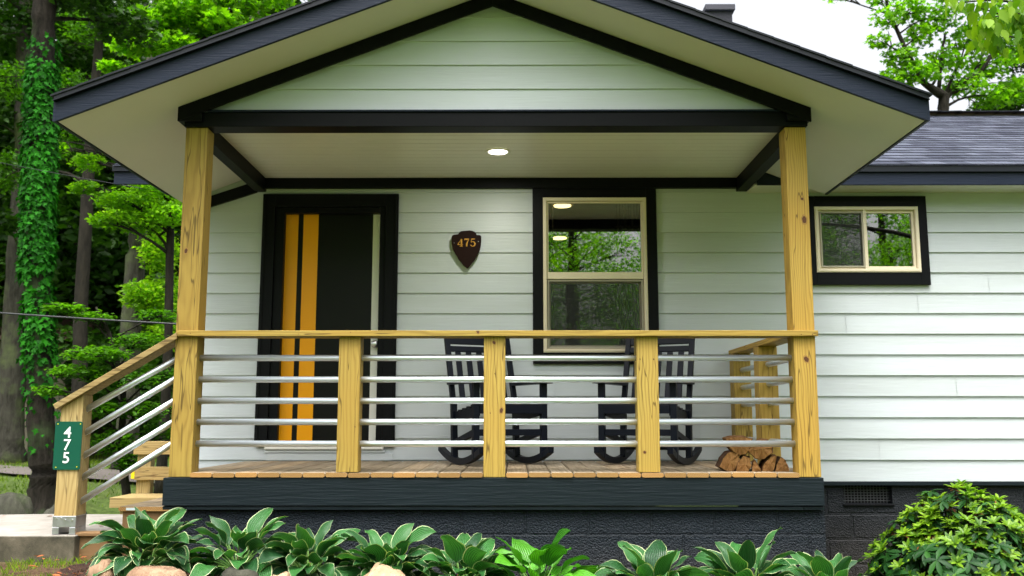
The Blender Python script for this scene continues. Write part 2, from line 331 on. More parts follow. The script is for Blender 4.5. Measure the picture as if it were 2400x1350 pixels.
# ------------------------------------------------------------------ object helpers
def tag(o, label=None, cat=None, group=None, kind=None):
    if label: o['label'] = label
    if cat: o['category'] = cat
    if group: o['group'] = group
    if kind: o['kind'] = kind
    return o
def thing(name, label, cat, loc=(0, 0, 0), rz=0, group=None):
    o = bpy.data.objects.new(name, None); COL.objects.link(o); o.location = loc; o.rotation_euler = (0, 0, rz)
    o.empty_display_size = .1
    return tag(o, label, cat, group)
class MB:
    def __init__(s): s.v = []; s.f = []; s.m = []; s.uv = None
    def add(s, vs, fs, mi=0):
        k = len(s.v); s.v += [tuple(p) for p in vs]; s.f += [tuple(i + k for i in f) for f in fs]; s.m += [mi] * len(fs); return s
    def box(s, x0, x1, y0, y1, z0, z1, mi=0):
        x0, x1 = min(x0, x1), max(x0, x1); y0, y1 = min(y0, y1), max(y0, y1); z0, z1 = min(z0, z1), max(z0, z1)
        return s.add([(x0, y0, z0), (x1, y0, z0), (x1, y1, z0), (x0, y1, z0), (x0, y0, z1), (x1, y0, z1), (x1, y1, z1), (x0, y1, z1)],
                     [(3, 2, 1, 0), (4, 5, 6, 7), (0, 1, 5, 4), (1, 2, 6, 5), (2, 3, 7, 6), (3, 0, 4, 7)], mi)
    def bar(s, a, b, w, h, up=(0, 0, 1), mi=0):    # box beam from a to b, w sideways, h along up
        a = Vector(a); b = Vector(b); d = (b - a).normalized(); u = Vector(up); sd = d.cross(u).normalized(); u = sd.cross(d).normalized()
        vs = []
        for p in (a, b):
            for i, j in ((-1, -1), (1, -1), (1, 1), (-1, 1)): vs.append(p + sd * i * w / 2 + u * j * h / 2)
        return s.add(vs, [(0, 1, 2, 3), (7, 6, 5, 4), (4, 5, 1, 0), (5, 6, 2, 1), (6, 7, 3, 2), (7, 4, 0, 3)], mi)
    def prism(s, pts, y0, y1, mi=0, ms=None):      # polygon in XZ (counter-clockwise seen from -Y) extruded in Y
        n = len(pts); vs = [(x, y0, z) for x, z in pts] + [(x, y1, z) for x, z in pts]
        a = sum(pts[i][0] * pts[(i + 1) % n][1] - pts[(i + 1) % n][0] * pts[i][1] for i in range(n))
        f = [tuple(range(n)), tuple(range(2 * n - 1, n - 1, -1))]
        sd = [(i, i + n, (i + 1) % n + n, (i + 1) % n) for i in range(n)]
        if a < 0: f = [t[::-1] for t in f]; sd = [t[::-1] for t in sd]
        s.add(vs, f, mi); k = len(s.v) - 2 * n; s.f += [tuple(i + k for i in t) for t in sd]; s.m += [mi if ms is None else ms] * n; return s
    def tube(s, pts, rs, n=10, cap=True, mi=0):
        pts = [Vector(p) for p in pts]
        if not hasattr(rs, '__len__'): rs = [rs] * len(pts)
        vs = []; fs = []
        for i, p in enumerate(pts):
            d = (pts[min(i + 1, len(pts) - 1)] - pts[max(i - 1, 0)]).normalized()
            a = d.cross(Vector((0, 0, 1)));
            if a.length < .05: a = d.cross(Vector((0, 1, 0)))
            a.normalize()
            if i and a.dot(pa) < 0: a = -a
            pa = a
            b = d.cross(a)
            for k in range(n):
                t = 2 * PI * k / n; vs.append(p + (a * math.cos(t) + b * math.sin(t)) * rs[i])
        for i in range(len(pts) - 1):
            for k in range(n): fs.append((i * n + k, i * n + (k + 1) % n, (i + 1) * n + (k + 1) % n, (i + 1) * n + k))
        if cap: fs.append(tuple(range(n))[::-1]); fs.append(tuple((len(pts) - 1) * n + k for k in range(n)))
        return s.add(vs, fs, mi)
    def disc(s, c, r, n=24, h=.01, ax='z', mi=0):
        c = Vector(c); d = {'z': Vector((0, 0, 1)), 'y': Vector((0, 1, 0))}[ax]
        return s.tube([c - d * h / 2, c + d * h / 2], r, n, True, mi)
    def build(s, name, mats, parent=None, bevel=0, smooth=False, label=None, loc=None):
        me = bpy.data.meshes.new(name); me.from_pydata(s.v, [], s.f)
        mats = mats if isinstance(mats, (list, tuple)) else [mats]
        for m in mats: me.materials.append(m)
        if len(mats) > 1: me.polygons.foreach_set('material_index', s.m)
        if smooth: me.polygons.foreach_set('use_smooth', [True] * len(me.polygons))
        me.update()
        o = bpy.data.objects.new(name, me); COL.objects.link(o)
        if parent: o.parent = parent
        if loc: o.location = loc
        if bevel:
            b = o.modifiers.new('bevel', 'BEVEL'); b.width = bevel; b.segments = 2; b.limit_method = 'ANGLE'; b.angle_limit = .6
        if smooth:
            pass
        if label: o['label'] = label
        return o
def fix_normals(o):
    import bmesh
    bm = bmesh.new(); bm.from_mesh(o.data); bmesh.ops.recalc_face_normals(bm, faces=bm.faces); bm.to_mesh(o.data); bm.free()

def copy_tree(o, parent=None):
    c = o.copy(); COL.objects.link(c); c.parent = parent
    for ch in [x for x in bpy.data.objects if x.parent == o]: copy_tree(ch, c)
    return c

# ================================================================== HOUSE
DZ = .80; WY = 1.75; FY = 1.45; RY = -.47
house = thing('house', 'white lap-sided house with black trim and a gabled pine front porch', 'house')
PLX0 = Xh(395, 1108, 0); PLX1 = PLX0 + .145
PRX1 = Xh(1925, 1108, 0); PRX0 = PRX1 - .14
XC = (PLX0 + PRX1) / 2
hb = Zh(298, 0); ht = Zh(265, 0)                     # header bottom / top
ceil_z = Zh(417, WY - .05)

# ---- siding
zb = Zh(1128, WY - .01, 1925); pitch = (Zh(829, WY - .01, 1925) - Zh(1076, WY - .01, 1925)) / 5
wallL = Xh(436, 1090, WY); wallR = 7.2
openings = []
def rect(l, t, r, b, Y, ly=None):
    return Xh(l, ly or t, Y), Xh(r, ly or t, Y), Zh(b, Y, (l + r) / 2), Zh(t, Y, (l + r) / 2)
dO = rect(668, 498, 893, 1040, WY); wO = rect(1271, 465, 1513, 828, WY); sO = rect(1903, 486, 2146, 641, WY)
openings = [dO, wO, sO]
mb = MB(); PR = .013
seams = {}
zr = zb; rows = []
while zr < ceil_z + .1: rows.append((zr, zr + pitch)); zr += pitch
gaps = [(2315, 650), (2150, 705), (1982, 757), (2240, 900), (1300, 905), (2060, 1050), (1640, 1000), (1120, 990)]
for ri, (z0, z1) in enumerate(rows):
    zs = sorted({z0, min(z1, ceil_z + .05)} | {z for o in openings for z in (o[2], o[3]) if z0 < z < z1})
    gx = [Xh(g[0], g[1], WY) for g in gaps if z0 < Zh(g[1], WY, g[0]) < z1]
    for a, b in zip(zs, zs[1:]):
        iv = [(wallL, wallR)]
        cuts = [(o[0], o[1]) for o in openings if o[2] < (a + b) / 2 < o[3]] + [(g - .0015, g + .0015) for g in gx]
        for c0, c1 in cuts:
            iv = [q for i0, i1 in iv for q in ((i0, min(i1, c0)), (max(i0, c1), i1)) if q[1] - q[0] > 1e-4]
        ya = WY - PR * (1 - (a - z0) / pitch); yb = WY - PR * (1 - (b - z0) / pitch)
        for i0, i1 in iv:
            mb.add([(i0, ya, a), (i1, ya, a), (i1, yb, b), (i0, yb, b)], [(0, 1, 2, 3)])
            if a == z0: mb.add([(i0, ya, a), (i1, ya, a), (i1, WY + .001, a), (i0, WY + .001, a)], [(3, 2, 1, 0)])
# left end and back body of the house
mb.box(wallL, wallL + .02, WY + .003, WY + 7.6, zb, ceil_z + .05)
for (i0, i1, z0, z1) in [(wallL + .021, dO[0], zb, ceil_z), (dO[1], wO[0], zb, ceil_z), (wO[1], sO[0], zb, ceil_z), (sO[1], wallR, zb, ceil_z),
                         (dO[0], dO[1], dO[3], ceil_z), (wO[0], wO[1], wO[3], ceil_z), (sO[0], sO[1], sO[3], ceil_z),
                         (dO[0], dO[1], zb, dO[2]), (wO[0], wO[1], zb, wO[2]), (sO[0], sO[1], zb, sO[2])]:
    mb.box(i0, i1, WY + .004, WY + .12, z0, z1)
random.seed(31)
mb.build('wall', SIDING, house)
# corner board
MB().box(wallL - .022, wallL - .001, WY - .018, WY + .09, zb, ceil_z).build('corner_board', SIDING, house)

# ---- room behind the big window
rm = MB(); rx0, rx1, ry0, ry1, rz0, rz1 = wO[0] - 1.0, wO[1] + .9, WY + .125, WY + 4.2, .8, 3.0
for q in [((rx0, ry0, rz0), (rx0, ry1, rz0), (rx0, ry1, rz1), (rx0, ry0, rz1)), ((rx1, ry0, rz0), (rx1, ry1, rz0), (rx1, ry1, rz1), (rx1, ry0, rz1)),
          ((rx0, ry1, rz0), (rx1, ry1, rz0), (rx1, ry1, rz1), (rx0, ry1, rz1)), ((rx0, ry0, rz1), (rx1, ry0, rz1), (rx1, ry1, rz1), (rx0, ry1, rz1)),
          ((rx0, ry0, rz0), (rx1, ry0, rz0), (rx1, ry1, rz0), (rx0, ry1, rz0))]: rm.add(q, [(0, 1, 2, 3)])
sx0, sx1 = sO[0] - .4, sO[1] + .5
for q in [((sx0, ry0, rz0), (sx0, ry1, rz0), (sx0, ry1, rz1), (sx0, ry0, rz1)), ((sx1, ry0, rz0), (sx1, ry1, rz0), (sx1, ry1, rz1), (sx1, ry0, rz1)),
          ((sx0, ry1, rz0), (sx1, ry1, rz0), (sx1, ry1, rz1), (sx0, ry1, rz1)), ((sx0, ry0, rz1), (sx1, ry0, rz1), (sx1, ry1, rz1), (sx0, ry1, rz1)),
          ((sx0, ry0, rz0), (sx1, ry0, rz0), (sx1, ry1, rz0), (sx0, ry1, rz0))]: rm.add(q, [(0, 1, 2, 3)])
rm.build('room', ROOMW, house)
for (px, py, what) in ((1318, 482, 'round yellow ceiling lamp glowing at the top left of the big window pane'),
                       (1311, 558, 'small yellow ceiling lamp glowing lower down behind the big window pane')):
    d = ray(px, py); t = (2.985 - CZ) / d[2]; c = (d[0] * t, -D0 + d[1] * t, 2.985)
    l = thing('indoor_lamp', what, 'lamp', c)
    MB().disc((0, 0, 0), .075, 24, .012).build('lamp_lens', LAMPI, l)
    MB().tube([(0, 0, .002), (0, 0, .0145)], .10, 24).build('lamp_trim', TAN, l)
def curtain(x0, x1, z0, z1, y, label):
    m = MB(); n = 40; vs = []
    for k in range(n + 1):
        x = x0 + (x1 - x0) * k / n; yy = y + .018 * math.sin(k * 1.3) + .01 * math.sin(k * .6)
        vs += [(x, yy, z0), (x, yy, z1)]
    m.add(vs, [(2 * k, 2 * k + 2, 2 * k + 3, 2 * k + 1) for k in range(n)])
    o = m.build('curtain', CURT, None); tag(o, label, 'curtain', 'curtains inside the big window'); s = o.modifiers.new('s', 'SOLIDIFY'); s.thickness = .003
CURT = newmat('plaid_curtain')[0]
nt = CURT.node_tree; b_ = nt.nodes['Principled BSDF']
br = N(nt, 'ShaderNodeTexBrick'); tcx = N(nt, 'ShaderNodeTexCoord'); sp = N(nt, 'ShaderNodeSeparateXYZ'); cb = N(nt, 'ShaderNodeCombineXYZ')
L(nt, tcx.outputs['Object'], sp.inputs[0]); L(nt, sp.outputs[0], cb.inputs[0]); L(nt, sp.outputs[2], cb.inputs[1]); L(nt, cb.outputs[0], br.inputs['Vector'])
br.offset = 0; br.inputs['Scale'].default_value = 1; br.inputs['Brick Width'].default_value = .06; br.inputs['Row Height'].default_value = .08; br.inputs['Mortar Size'].default_value = .008
br.inputs['Color1'].default_value = (.03, .03, .025, 1); br.inputs['Color2'].default_value = (.05, .05, .04, 1); br.inputs['Mortar'].default_value = (.16, .15, .11, 1)
L(nt, br.outputs[0], b_.inputs['Base Color']); setp(b_, .95, .1)
curtain(wO[1] - .24, wO[1] - .03, wO[2] + .03, wO[3] + .06, WY + .19, 'dark plaid curtain at the right side of the big window')
curtain(wO[0] - .05, wO[0] + .10, wO[2] + .03, wO[3] + .06, WY + .19, 'dark plaid curtain at the left side of the big window')

# ---- door
DT = rect(618, 455, 935, 1047, WY - .03)
fd = thing('front_door', None, None); fd.parent = house
del_keys = [k for k in ('category', 'label') if k in fd]
cw = Xh(646, 498, WY - .03) - DT[0]; jw = .022
m = MB(); y0, y1 = WY - .042, WY - .0135
m.box(DT[0], DT[0] + cw, y0, y1, DT[2], DT[3]); m.box(DT[1] - cw, DT[1], y0, y1, DT[2], DT[3]); m.box(DT[0] + cw, DT[1] - cw, y0, y1, DT[3] - .11, DT[3])
m.box(DT[0] + .012, DT[0] + .03, y0 - .006, y0 + .001, DT[2], DT[3] - .012)
m.box(DT[1] - .03, DT[1] - .012, y0 - .006, y0 + .001, DT[2], DT[3] - .012)
m.build('door_casing', BLACK, fd, .003)
m = MB()
m.box(DT[0] + cw + .001, dO[0] + .004, WY - .025, WY + .11, DT[2], DT[3] - .112); m.box(dO[1] - .004, DT[1] - cw - .001, WY - .025, WY + .11, DT[2], DT[3] - .112)
m.box(dO[0] + .005, dO[1] - .005, WY - .0245, WY + .11, dO[3] - .01, DT[3] - .112)
m.build('door_jamb', BLACK, fd, .003)
SY = WY + .035
sl = rect(667, 498, 894, 1034, SY)
m = MB()
strs = [(668, 700, 0), (700, 712, 1), (712, 747, 0), (747, 875, 1), (875, 894, 2)]
m0 = MB(); 
MB().box(sl[0], sl[1], SY + .003, SY + .044, sl[2], sl[3]).build('door_slab', DOORBLACK, fd, .002)
for a, b, k in strs:
    if k == 1: continue
    o = MB().box(Xh(a, 510, SY), Xh(b, 510, SY), SY, SY + .0028, sl[2] + .002, sl[3] - .003).build('door_stripe', [ORANGE, DOORBLACK, DOORWHITE][k], fd,
            label=['orange painted stripe', '', 'white painted stripe'][k])
kx, kz = U(877, 806, SY - .05)
m = MB(); m.disc((kx, SY - .006, kz), .033, 24, .012, 'y'); m.tube([(kx, SY - .012, kz), (kx, SY - .03, kz), (kx, SY - .038, kz), (kx, SY - .052, kz), (kx, SY - .064, kz), (kx, SY - .068, kz)], [.012, .012, .022, .029, .024, .010], 24)
m.build('door_knob', CHROME, fd, smooth=True)
MB().box(DT[0] + .09, DT[1] - .09, WY - .05, WY + .11, DT[2] - .022, DT[2] - .001).build('threshold', DOORWHITE, fd, .003)
m = MB(); q = rect(620, 1048, 902, 1061, WY - .03)
m.box(q[0], q[1], WY - .034, WY - .014, q[2], q[3] - .024); m.box(q[0] + .02, q[1] + .06, WY - .026, WY - .015, DZ + .004, q[2] - .004)
m.build('sill_board', SIDING, fd, .002)

# ---- windows
def window(name, O, T, kind):
    w = thing(name, None, None); w.parent = house
    x0, x1, z0, z1 = O
    m = MB(); ya, yb = WY - .042, WY - .0135
    m.box(T[0], x0 + .003, ya, yb, T[2], T[3]); m.box(x1 - .003, T[1], ya, yb, T[2], T[3])
    m.box(x0 + .003, x1 - .003, ya, yb, z1 - .003, T[3]); m.box(x0 + .003, x1 - .003, ya, yb, T[2], z0 + .003)
    m.build('window_trim', BLACK, w, .003)
    f = .030
    def frame(mm, a, b, c, d, fw, y0, y1):
        mm.box(a, a + fw, y0, y1, c, d); mm.box(b - fw, b, y0, y1, c, d); mm.box(a + fw, b - fw, y0 + .0015, y1, d - fw, d); mm.box(a + fw, b - fw, y0 + .0015, y1, c, c + fw)
    m = MB(); frame(m, x0 + .004, x1 - .004, z0 + .004, z1 - .004, f, WY - .05, WY + .06)
    frame(m, x0 + .012, x1 - .012, z0 + .012, z1 - .012, .018, WY - .054, WY - .0505)
    m.build('frame', TAN, w, .003)
    a, b, c, d = x0 + .004 + f, x1 - .004 - f, z0 + .004 + f, z1 - .004 - f
    if kind == 'hung':
        zm = Zh(647, WY)
        m = MB(); frame(m, a + .001, b - .001, zm - .028, d - .001, .014, WY - .030, WY + .0); m.box(a + .002, b - .002, WY - .034, WY + .0, zm - .03, zm + .028)
        u = m.build('upper_sash', TAN, w, .002)
        MB().box(a + .014, b - .014, WY - .014, WY - .010, zm + .028, d - .014).build('pane', GLASS, u)
        for lx in (1345, 1455):
            xx = Xh(lx, 636, WY); MB().box(xx - .03, xx + .03, WY + .002, WY + .02, zm + .028, zm + .044).build('sash_lock', TAN, u, .004)
        m = MB(); frame(m, a + .001, b - .001, c + .001, zm - .03, .032, WY + .006, WY + .035)
        l = m.build('lower_sash', TAN, w, .002)
        MB().box(a + .03, b - .03, WY + .018, WY + .022, c + .03, zm - .06).build('pane', GLASS, l)
        sc = MB(); frame(sc, a + .004, b - .004, c + .004, zm - .034, .016, WY - .026, WY - .016); s_ = sc.build('screen_frame', SCRF, w, .002)
        MB().box(a + .02, b - .02, WY - .022, WY - .0215, c + .02, zm - .05).build('screen_mesh', SCREEN, s_)
    else:
        xm = Xh(2024, 560, WY)
        for k, (p, q) in enumerate(((a, xm), (xm, b))):
            yo = WY - .03 if k == 0 else WY - .028
            m = MB(); frame(m, p + .001, q - .001, c + .001, d - .001, .022, yo, yo + .03)
            s = m.build('sash', TAN, w, .002)
            MB().box(p + .02, q - .02, yo + .014, yo + .018, c + .02, d - .02).build('pane', GLASS, s)
            if k == 0:
                sc = MB(); frame(sc, p + .012, q - .012, c + .012, d - .012, .014, yo - .012, yo - .002); s_ = sc.build('screen_frame', SCRF, w, .002)
                MB().box(p + .026, q - .026, yo - .008, yo - .0075, c + .026, d - .026).build('screen_mesh', SCREEN, s_)
        MB().box(xm - .012, xm + .012, WY - .046, WY - .031, c, d).build('mullion', TAN, w, .003)
    return w
SCRF = paint('screen_frame_vinyl', (.34, .31, .24), .5)
wT = list(rect(1248, 441, 1537, 853, WY - .03)); wT[3] = wT[3] - .001
window('big_window', wO, wT, 'hung')
sT = rect(1878, 460, 2168, 668, WY - .03)
window('small_window', sO, sT, 'slide')

# ---- foundation
gzb = -.3
m = MB(); m.box(PLX0 + .06, PRX1 + .02, .035, .22, gzb, DZ - .235); m.box(PLX0 + .06, PLX0 + .2, .22, WY, gzb, DZ - .235); m.box(PRX1 - .12, PRX1 + .018, .22, WY + .02, gzb, DZ - .235)
m.build('porch_foundation', BLOCK, house)
vt = rect(1976, 1139, 2090, 1181, WY + .02)
fz1 = Zh(1138, WY, 2000)
m = MB(); fy = WY + .02
m.box(PRX1 + .019, vt[0], fy, fy + .19, gzb, fz1); m.box(vt[1], wallR, fy, fy + .19, gzb, fz1); m.box(vt[0], vt[1], fy, fy + .19, gzb, vt[2])
m.build('foundation_wall', BLOCK2, house)
m = MB(); m.box(wallL, wallL + .19, fy, WY + 7.6, gzb, fz1); m.build('foundation_wall', BLOCK2, house)
MB().box(wallL - .01, wallR, WY - .012, WY + .03, fz1 + .001, zb - .002).build('base_board', BLACKX, house, .003)
SCRF2 = paint('vent_mesh', (.09, .095, .10), .6)
v = MB(); v.box(vt[0], vt[1], fy + .10, fy + .12, vt[2], fz1); vo = v.build('vent', VENTB, house)
m = MB()
for k in range(1, 15): x = vt[0] + (vt[1] - vt[0]) * k / 15; m.tube([(x, fy + .05, vt[2]), (x, fy + .05, fz1)], .0032, 5)
for k in range(1, 7): z = vt[2] + (fz1 - vt[2]) * k / 7; m.tube([(vt[0], fy + .053, z), (vt[1], fy + .053, z)], .0032, 5)
m.build('vent_grille', SCRF2, vo)
MB().box(vt[0] - .01, vt[1] + .01, fy - .012, fy + .05, vt[2] - .02, vt[2] - .0005).build('vent_sill', BLACK, vo, .004)

# ---- porch floor
skz1 = DZ - .031; skz0 = Zh(1186, -.02)
m = MB(); m.box(PLX0 - .03, PRX1 + .012, -.005, .034, skz0, skz1); m.build('skirt_board', BLACKX, house, .003)
m = MB(); z0_ = Zh(1196, -.02); xs_ = Xh(436, 1190, 0); m.box(PLX0 - .03, xs_ - .004, .008, .036, z0_, skz0 - .006); m.box(xs_, PRX1 - .12, .004, .036, z0_, skz0 - .006); m.box(PRX1 - .116, PRX1 + .012, .007, .036, z0_, skz0 - .006)
m.build('sill_strip', BLACKX, house, .002)
for a_, b_x in ((PLX0 - .03, PLX0 + .008), (PRX1 - .026, PRX1 + .01)): MB().box(a_, b_x, .036, WY - .02, z0_, skz1 - .001).build('side_skirt', BLACKX, house, .003)
bp_ = .1432; m = MB(); x = PLX0 - .002; bt = .028; idx = 0
sup = [(787, 838), (1133, 1184), (1497, 1549)]
posts = []
for a, b in sup:
    xa = Xh((a + b) / 2, 1108, 0); posts.append(xa)
def board(m, x0, x1, y0, y1, zt):
    r = .007; zt_ = zt; zb_ = zt - bt
    pts = [(x0 + r, zb_), (x1 - r, zb_), (x1, zb_ + r), (x1, zt_ - r), (x1 - r, zt_), (x0 + r, zt_), (x0, zt_ - r), (x0, zb_ + r)]
    m.prism(pts, y0, y1)
while x < PRX1 - .03:
    x1 = min(x + .1385, PRX1 + .0); fy0 = -.012 + random.uniform(-.003, .003)
    if x < PLX1 - .06: fy0 = .15
    if x1 > PRX0 + .02: fy0 = .15; 
    for xa in posts[1:2]:
        if x < xa + .06 and x1 > xa - .06 : fy0 = .01
    if fy0 < .1 or True: board(m, x, x1, fy0, WY - .03, DZ + random.uniform(-.0012, .0012))
    x += bp_
m.build('porch_floor', DECK, house)

# ---- porch posts
KN1 = paint('knot_heart', (.085, .032, .012), .6, (90, 90, 90), .6, .3, .5); KN2 = paint('knot_ring', (.30, .165, .035), .6)
KN = [(1885, 515, .019), (1880, 466, .009), (1890, 842, .017), (436, 588, .013), (1158, 803, .010), (1175, 962, .013), (1149, 968, .004), (1160, 876, .004), (1500, 842, .005), (1532, 842, .005), (1511, 1060, .009), (832, 1000, .004), (1120, 777, .011), (1878, 784, .0035), (1904, 784, .0035), (822, 779, .003), (446, 781, .003), (700, 783, .003)]
def knots(m, x0, x1, y, z0, z1):
    for kx_, kz_, r in KN:
        a, b = U(kx_, kz_, y)
        if x0 - .003 < a < x1 + .003 and z0 < b < z1:
            for rr, dy, mi in ((r * 1.5, .0004, 2), (r, .0008, 1)):
                if mi == 2 and r < .006: continue
                n = 14; vs = []
                for k in range(n):
                    t = 2 * PI * k / n; w_ = rr * (1 + .16 * math.sin(2 * t + r * 900) + .08 * math.sin(5 * t))
                    vs.append((min(x1 - .004, max(x0 + .004, a + w_ * .85 * math.cos(t))), y - dy, min(z1 - .003, max(z0 + .003, b + w_ * 1.1 * math.sin(t)))))
                m.add(vs, [tuple(range(n))], mi)
    return m
def post(x0, x1, y0, y1, z0, z1, name, parent, mat=WZ):
    m = MB().box(x0, x1, y0, y1, z0, z1)
    if y0 < .1: knots(m, x0, x1, y0, z0, z1)
    return m.build(name, [mat, KN1, KN2], parent, .004)
post(PLX0, PLX1, 0, .14, skz1 + .003, hb - .001, 'porch_post', house); post(PRX0, PRX1, 0, .14, skz1 + .003, hb - .001, 'porch_post', house)

# ---- railings
rt = Zh(775, -.01); rb = rt - .037
rodz = [Zh(y, .07) for y in (839, 889.5, 939.5, 989, 1040)]
fr = thing('railing', None, None); fr.parent = house
fr['label'] = 'front railing of five steel pipes under a flat pine rail'
m = MB(); m.box(Xh(415, 780, -.03), Xh(1918, 785, -.03), -.032, -.0015, rb, rt); m.box(PLX1 + .001, PRX0 - .001, -.0015, .15, rb, rt)
knots(m, Xh(415, 780, -.03), Xh(1918, 785, -.03), -.032, rb, rt); m.build('top_rail', [WX, KN1, KN2], fr, .003)
for xa in posts: post(xa - .0695, xa + .0695, .003 if xa != posts[1] else -.001, .13, (DZ + .002) if xa != posts[1] else skz1 + .002, rb - .0005, 'rail_post', fr)
for z in rodz: MB().tube([(PLX1 - .02, .07, z), (PRX0 + .02, .07, z)], .0200, 20).build('rail_rod', PIPE, fr, smooth=True)
sr = thing('railing', None, None); sr.parent = house; sr['label'] = 'side railing of five steel pipes running back to the wall'
mx_ = Xh(1808, 900, .80); ex_ = Xh(1750, 900, 1.50); cxr = (Xh(1806, 1000, .85) + Xh(1748, 1000, 1.52)) / 2
cxr = Xh(1747, 1000, 1.52)
MB().box(cxr - .07, cxr + .07, .152, WY - .03, rb - .002, rt - .002).build('top_rail', WY_, sr, .003)
post(cxr - .0695, cxr + .0695, .78, .918, DZ + .003, rb - .003, 'rail_post', sr); post(cxr - .0695, cxr + .0695, WY - .19, WY - .05, DZ + .003, rb - .003, 'rail_post', sr)
for z in rodz: MB().tube([(cxr, .12, z), (cxr, WY - .12, z)], .0200, 20).build('rail_rod', PIPE, sr, smooth=True)
# stair railing
st = thing('railing', None, None); st.parent = house; st['label'] = 'sloping stair railing of five diagonal steel pipes'
slabz = Zh(1253, 0, 160)
gx0 = Xh(127, 1190, .0); gx1 = gx0 + .14
a1 = P3(120, 950, .07); 
lo = U(124, 948, -.03); hi = U(409, 782, -.03)
sl_ = (hi[1] - lo[1]) / (hi[0] - lo[0])
ptop = lambda x: lo[1] + sl_ * (x - lo[0])
x_hi = PLX0 - .001
MB().prism([(lo[0], ptop(lo[0])), (lo[0] + .018, ptop(lo[0] + .018) - .043), (x_hi + .02, ptop(x_hi + .02) - .043), (x_hi + .02, ptop(x_hi + .02) + .0)], -.032, -.0015).build('top_rail', W2X, st, .003)
MB().prism([(lo[0] + .001, ptop(lo[0])), (lo[0] + .019, ptop(lo[0] + .018) - .043), (x_hi, ptop(x_hi) - .043), (x_hi, ptop(x_hi))], -.0015, .13).build('rail_cap', W2X, st, .003)
MB().prism([(gx0, slabz + .06), (gx1, slabz + .06), (gx1, ptop(gx1) - .045), (gx0, ptop(gx0) - .045)], .002, .14).build('rail_post', W2Z, st, .004)
m = MB(); m.box(gx0 - .004, gx1 + .004, -.004, .144, slabz + .045, slabz + .115); m.box(gx0 - .004, gx0 + .04, -.004, .144, slabz, slabz + .045); m.box(gx1 - .036, gx1 + .004, -.004, .144, slabz, slabz + .045)
bk = m.build('post_bracket', STEEL, st, .003)
for dx, dz in ((.02, .1), (.05, .1), (.075, .09), (.12, .09)): MB().disc((gx0 + dx, -.006, slabz + dz), .006, 10, .006, 'y').build('bolt', CHROME, bk)
for (ya, yb) in ((963, 848), (1016, 893), (1068, 943), (1117, 991), (1171, 1041)):
    p = U(196, ya, .07); q = U(402, yb, .07); dx = q[0] - p[0]; k = (q[1] - p[1]) / dx
    xa, xb = p[0] - .06, PLX0 + .03
    MB().tube([(xa, .07, p[1] + k * (xa - p[0])), (xb, .07, p[1] + k * (xb - p[0]))], .0200, 20).build('rail_rod', PIPE, st, smooth=True)

# ---- steps
sp_ = thing('steps', None, None); sp_.parent = house
tx0, tx1 = Xh(278, 1190, .16), PLX0 - .032; tz = Zh(1188, .16)
m = MB()
for k in range(8): board(m, tx0, tx1, .16 + k * .143, .16 + k * .143 + .138, tz)
m.build('tread', DECK, sp_)
m = MB(); m.box(tx0 + .02, tx1, .18, 1.28, gzb, tz - .03); m.build('riser', BOARDB, sp_, .003)
m = MB(); m.box(Xh(178, 1255, .0), tx0 + .0, .02, 0.06, gzb, slabz - .012); m.box(Xh(176, 1255, 0), tx0 + .05, .0, .1, slabz - .011, slabz + .012); m.build('side_board', BOARDB, sp_, .004)
MB().box(Xh(296, 1187, .16), Xh(322, 1187, .16), .157, .1598, tz - .022, tz - .006).build('sticker', STICKER, sp_)

# ---- beams and porch roof
m = MB(); xL, xR = Xh(432, 290, -.02), Xh(1893, 290, -.02)
m.box(xL, xR, -.02, .13, hb, ht); fb = m.build('front_beam', BLACK, house, .003)
MB().box(Xh(486, 264, -.03), Xh(1836, 264, -.03), -.034, .02, ht + .001, ht + .014).build('beam_cap', NAVY, fb, .002)
def side_beam(px, inner):
    xi = Xh(px, 454, WY - .1)
    a, b = (xi - .09, xi) if inner > 0 else (xi, xi + .09)
    o = MB().box(a, b, .131, WY - .0135, hb - .012, ceil_z + .02).build('side_beam', BLACK, house, .003); return a, b
bl = side_beam(617, 1); br_ = side_beam(1731, -1)
MB().box(bl[1] + .001, br_[0] - .001, WY - .06, WY - .014, Zh(440, WY - .06), ceil_z).build('ledger', BLACK, house, .003)
ce = MB().box(bl[1] + .0005, br_[0] - .0005, .131, WY + .1, ceil_z + .001, ceil_z + .02).build('porch_ceiling', CEIL, house)
m = MB()
for yy in [.13 + .095 * q_ for q_ in range(1, 17)]:
    m.box(bl[1] + .01, br_[0] - .01, yy, yy + .0025, ceil_z - .0006, ceil_z + .0009)
m.build('ceiling_seam', CREAM, ce)

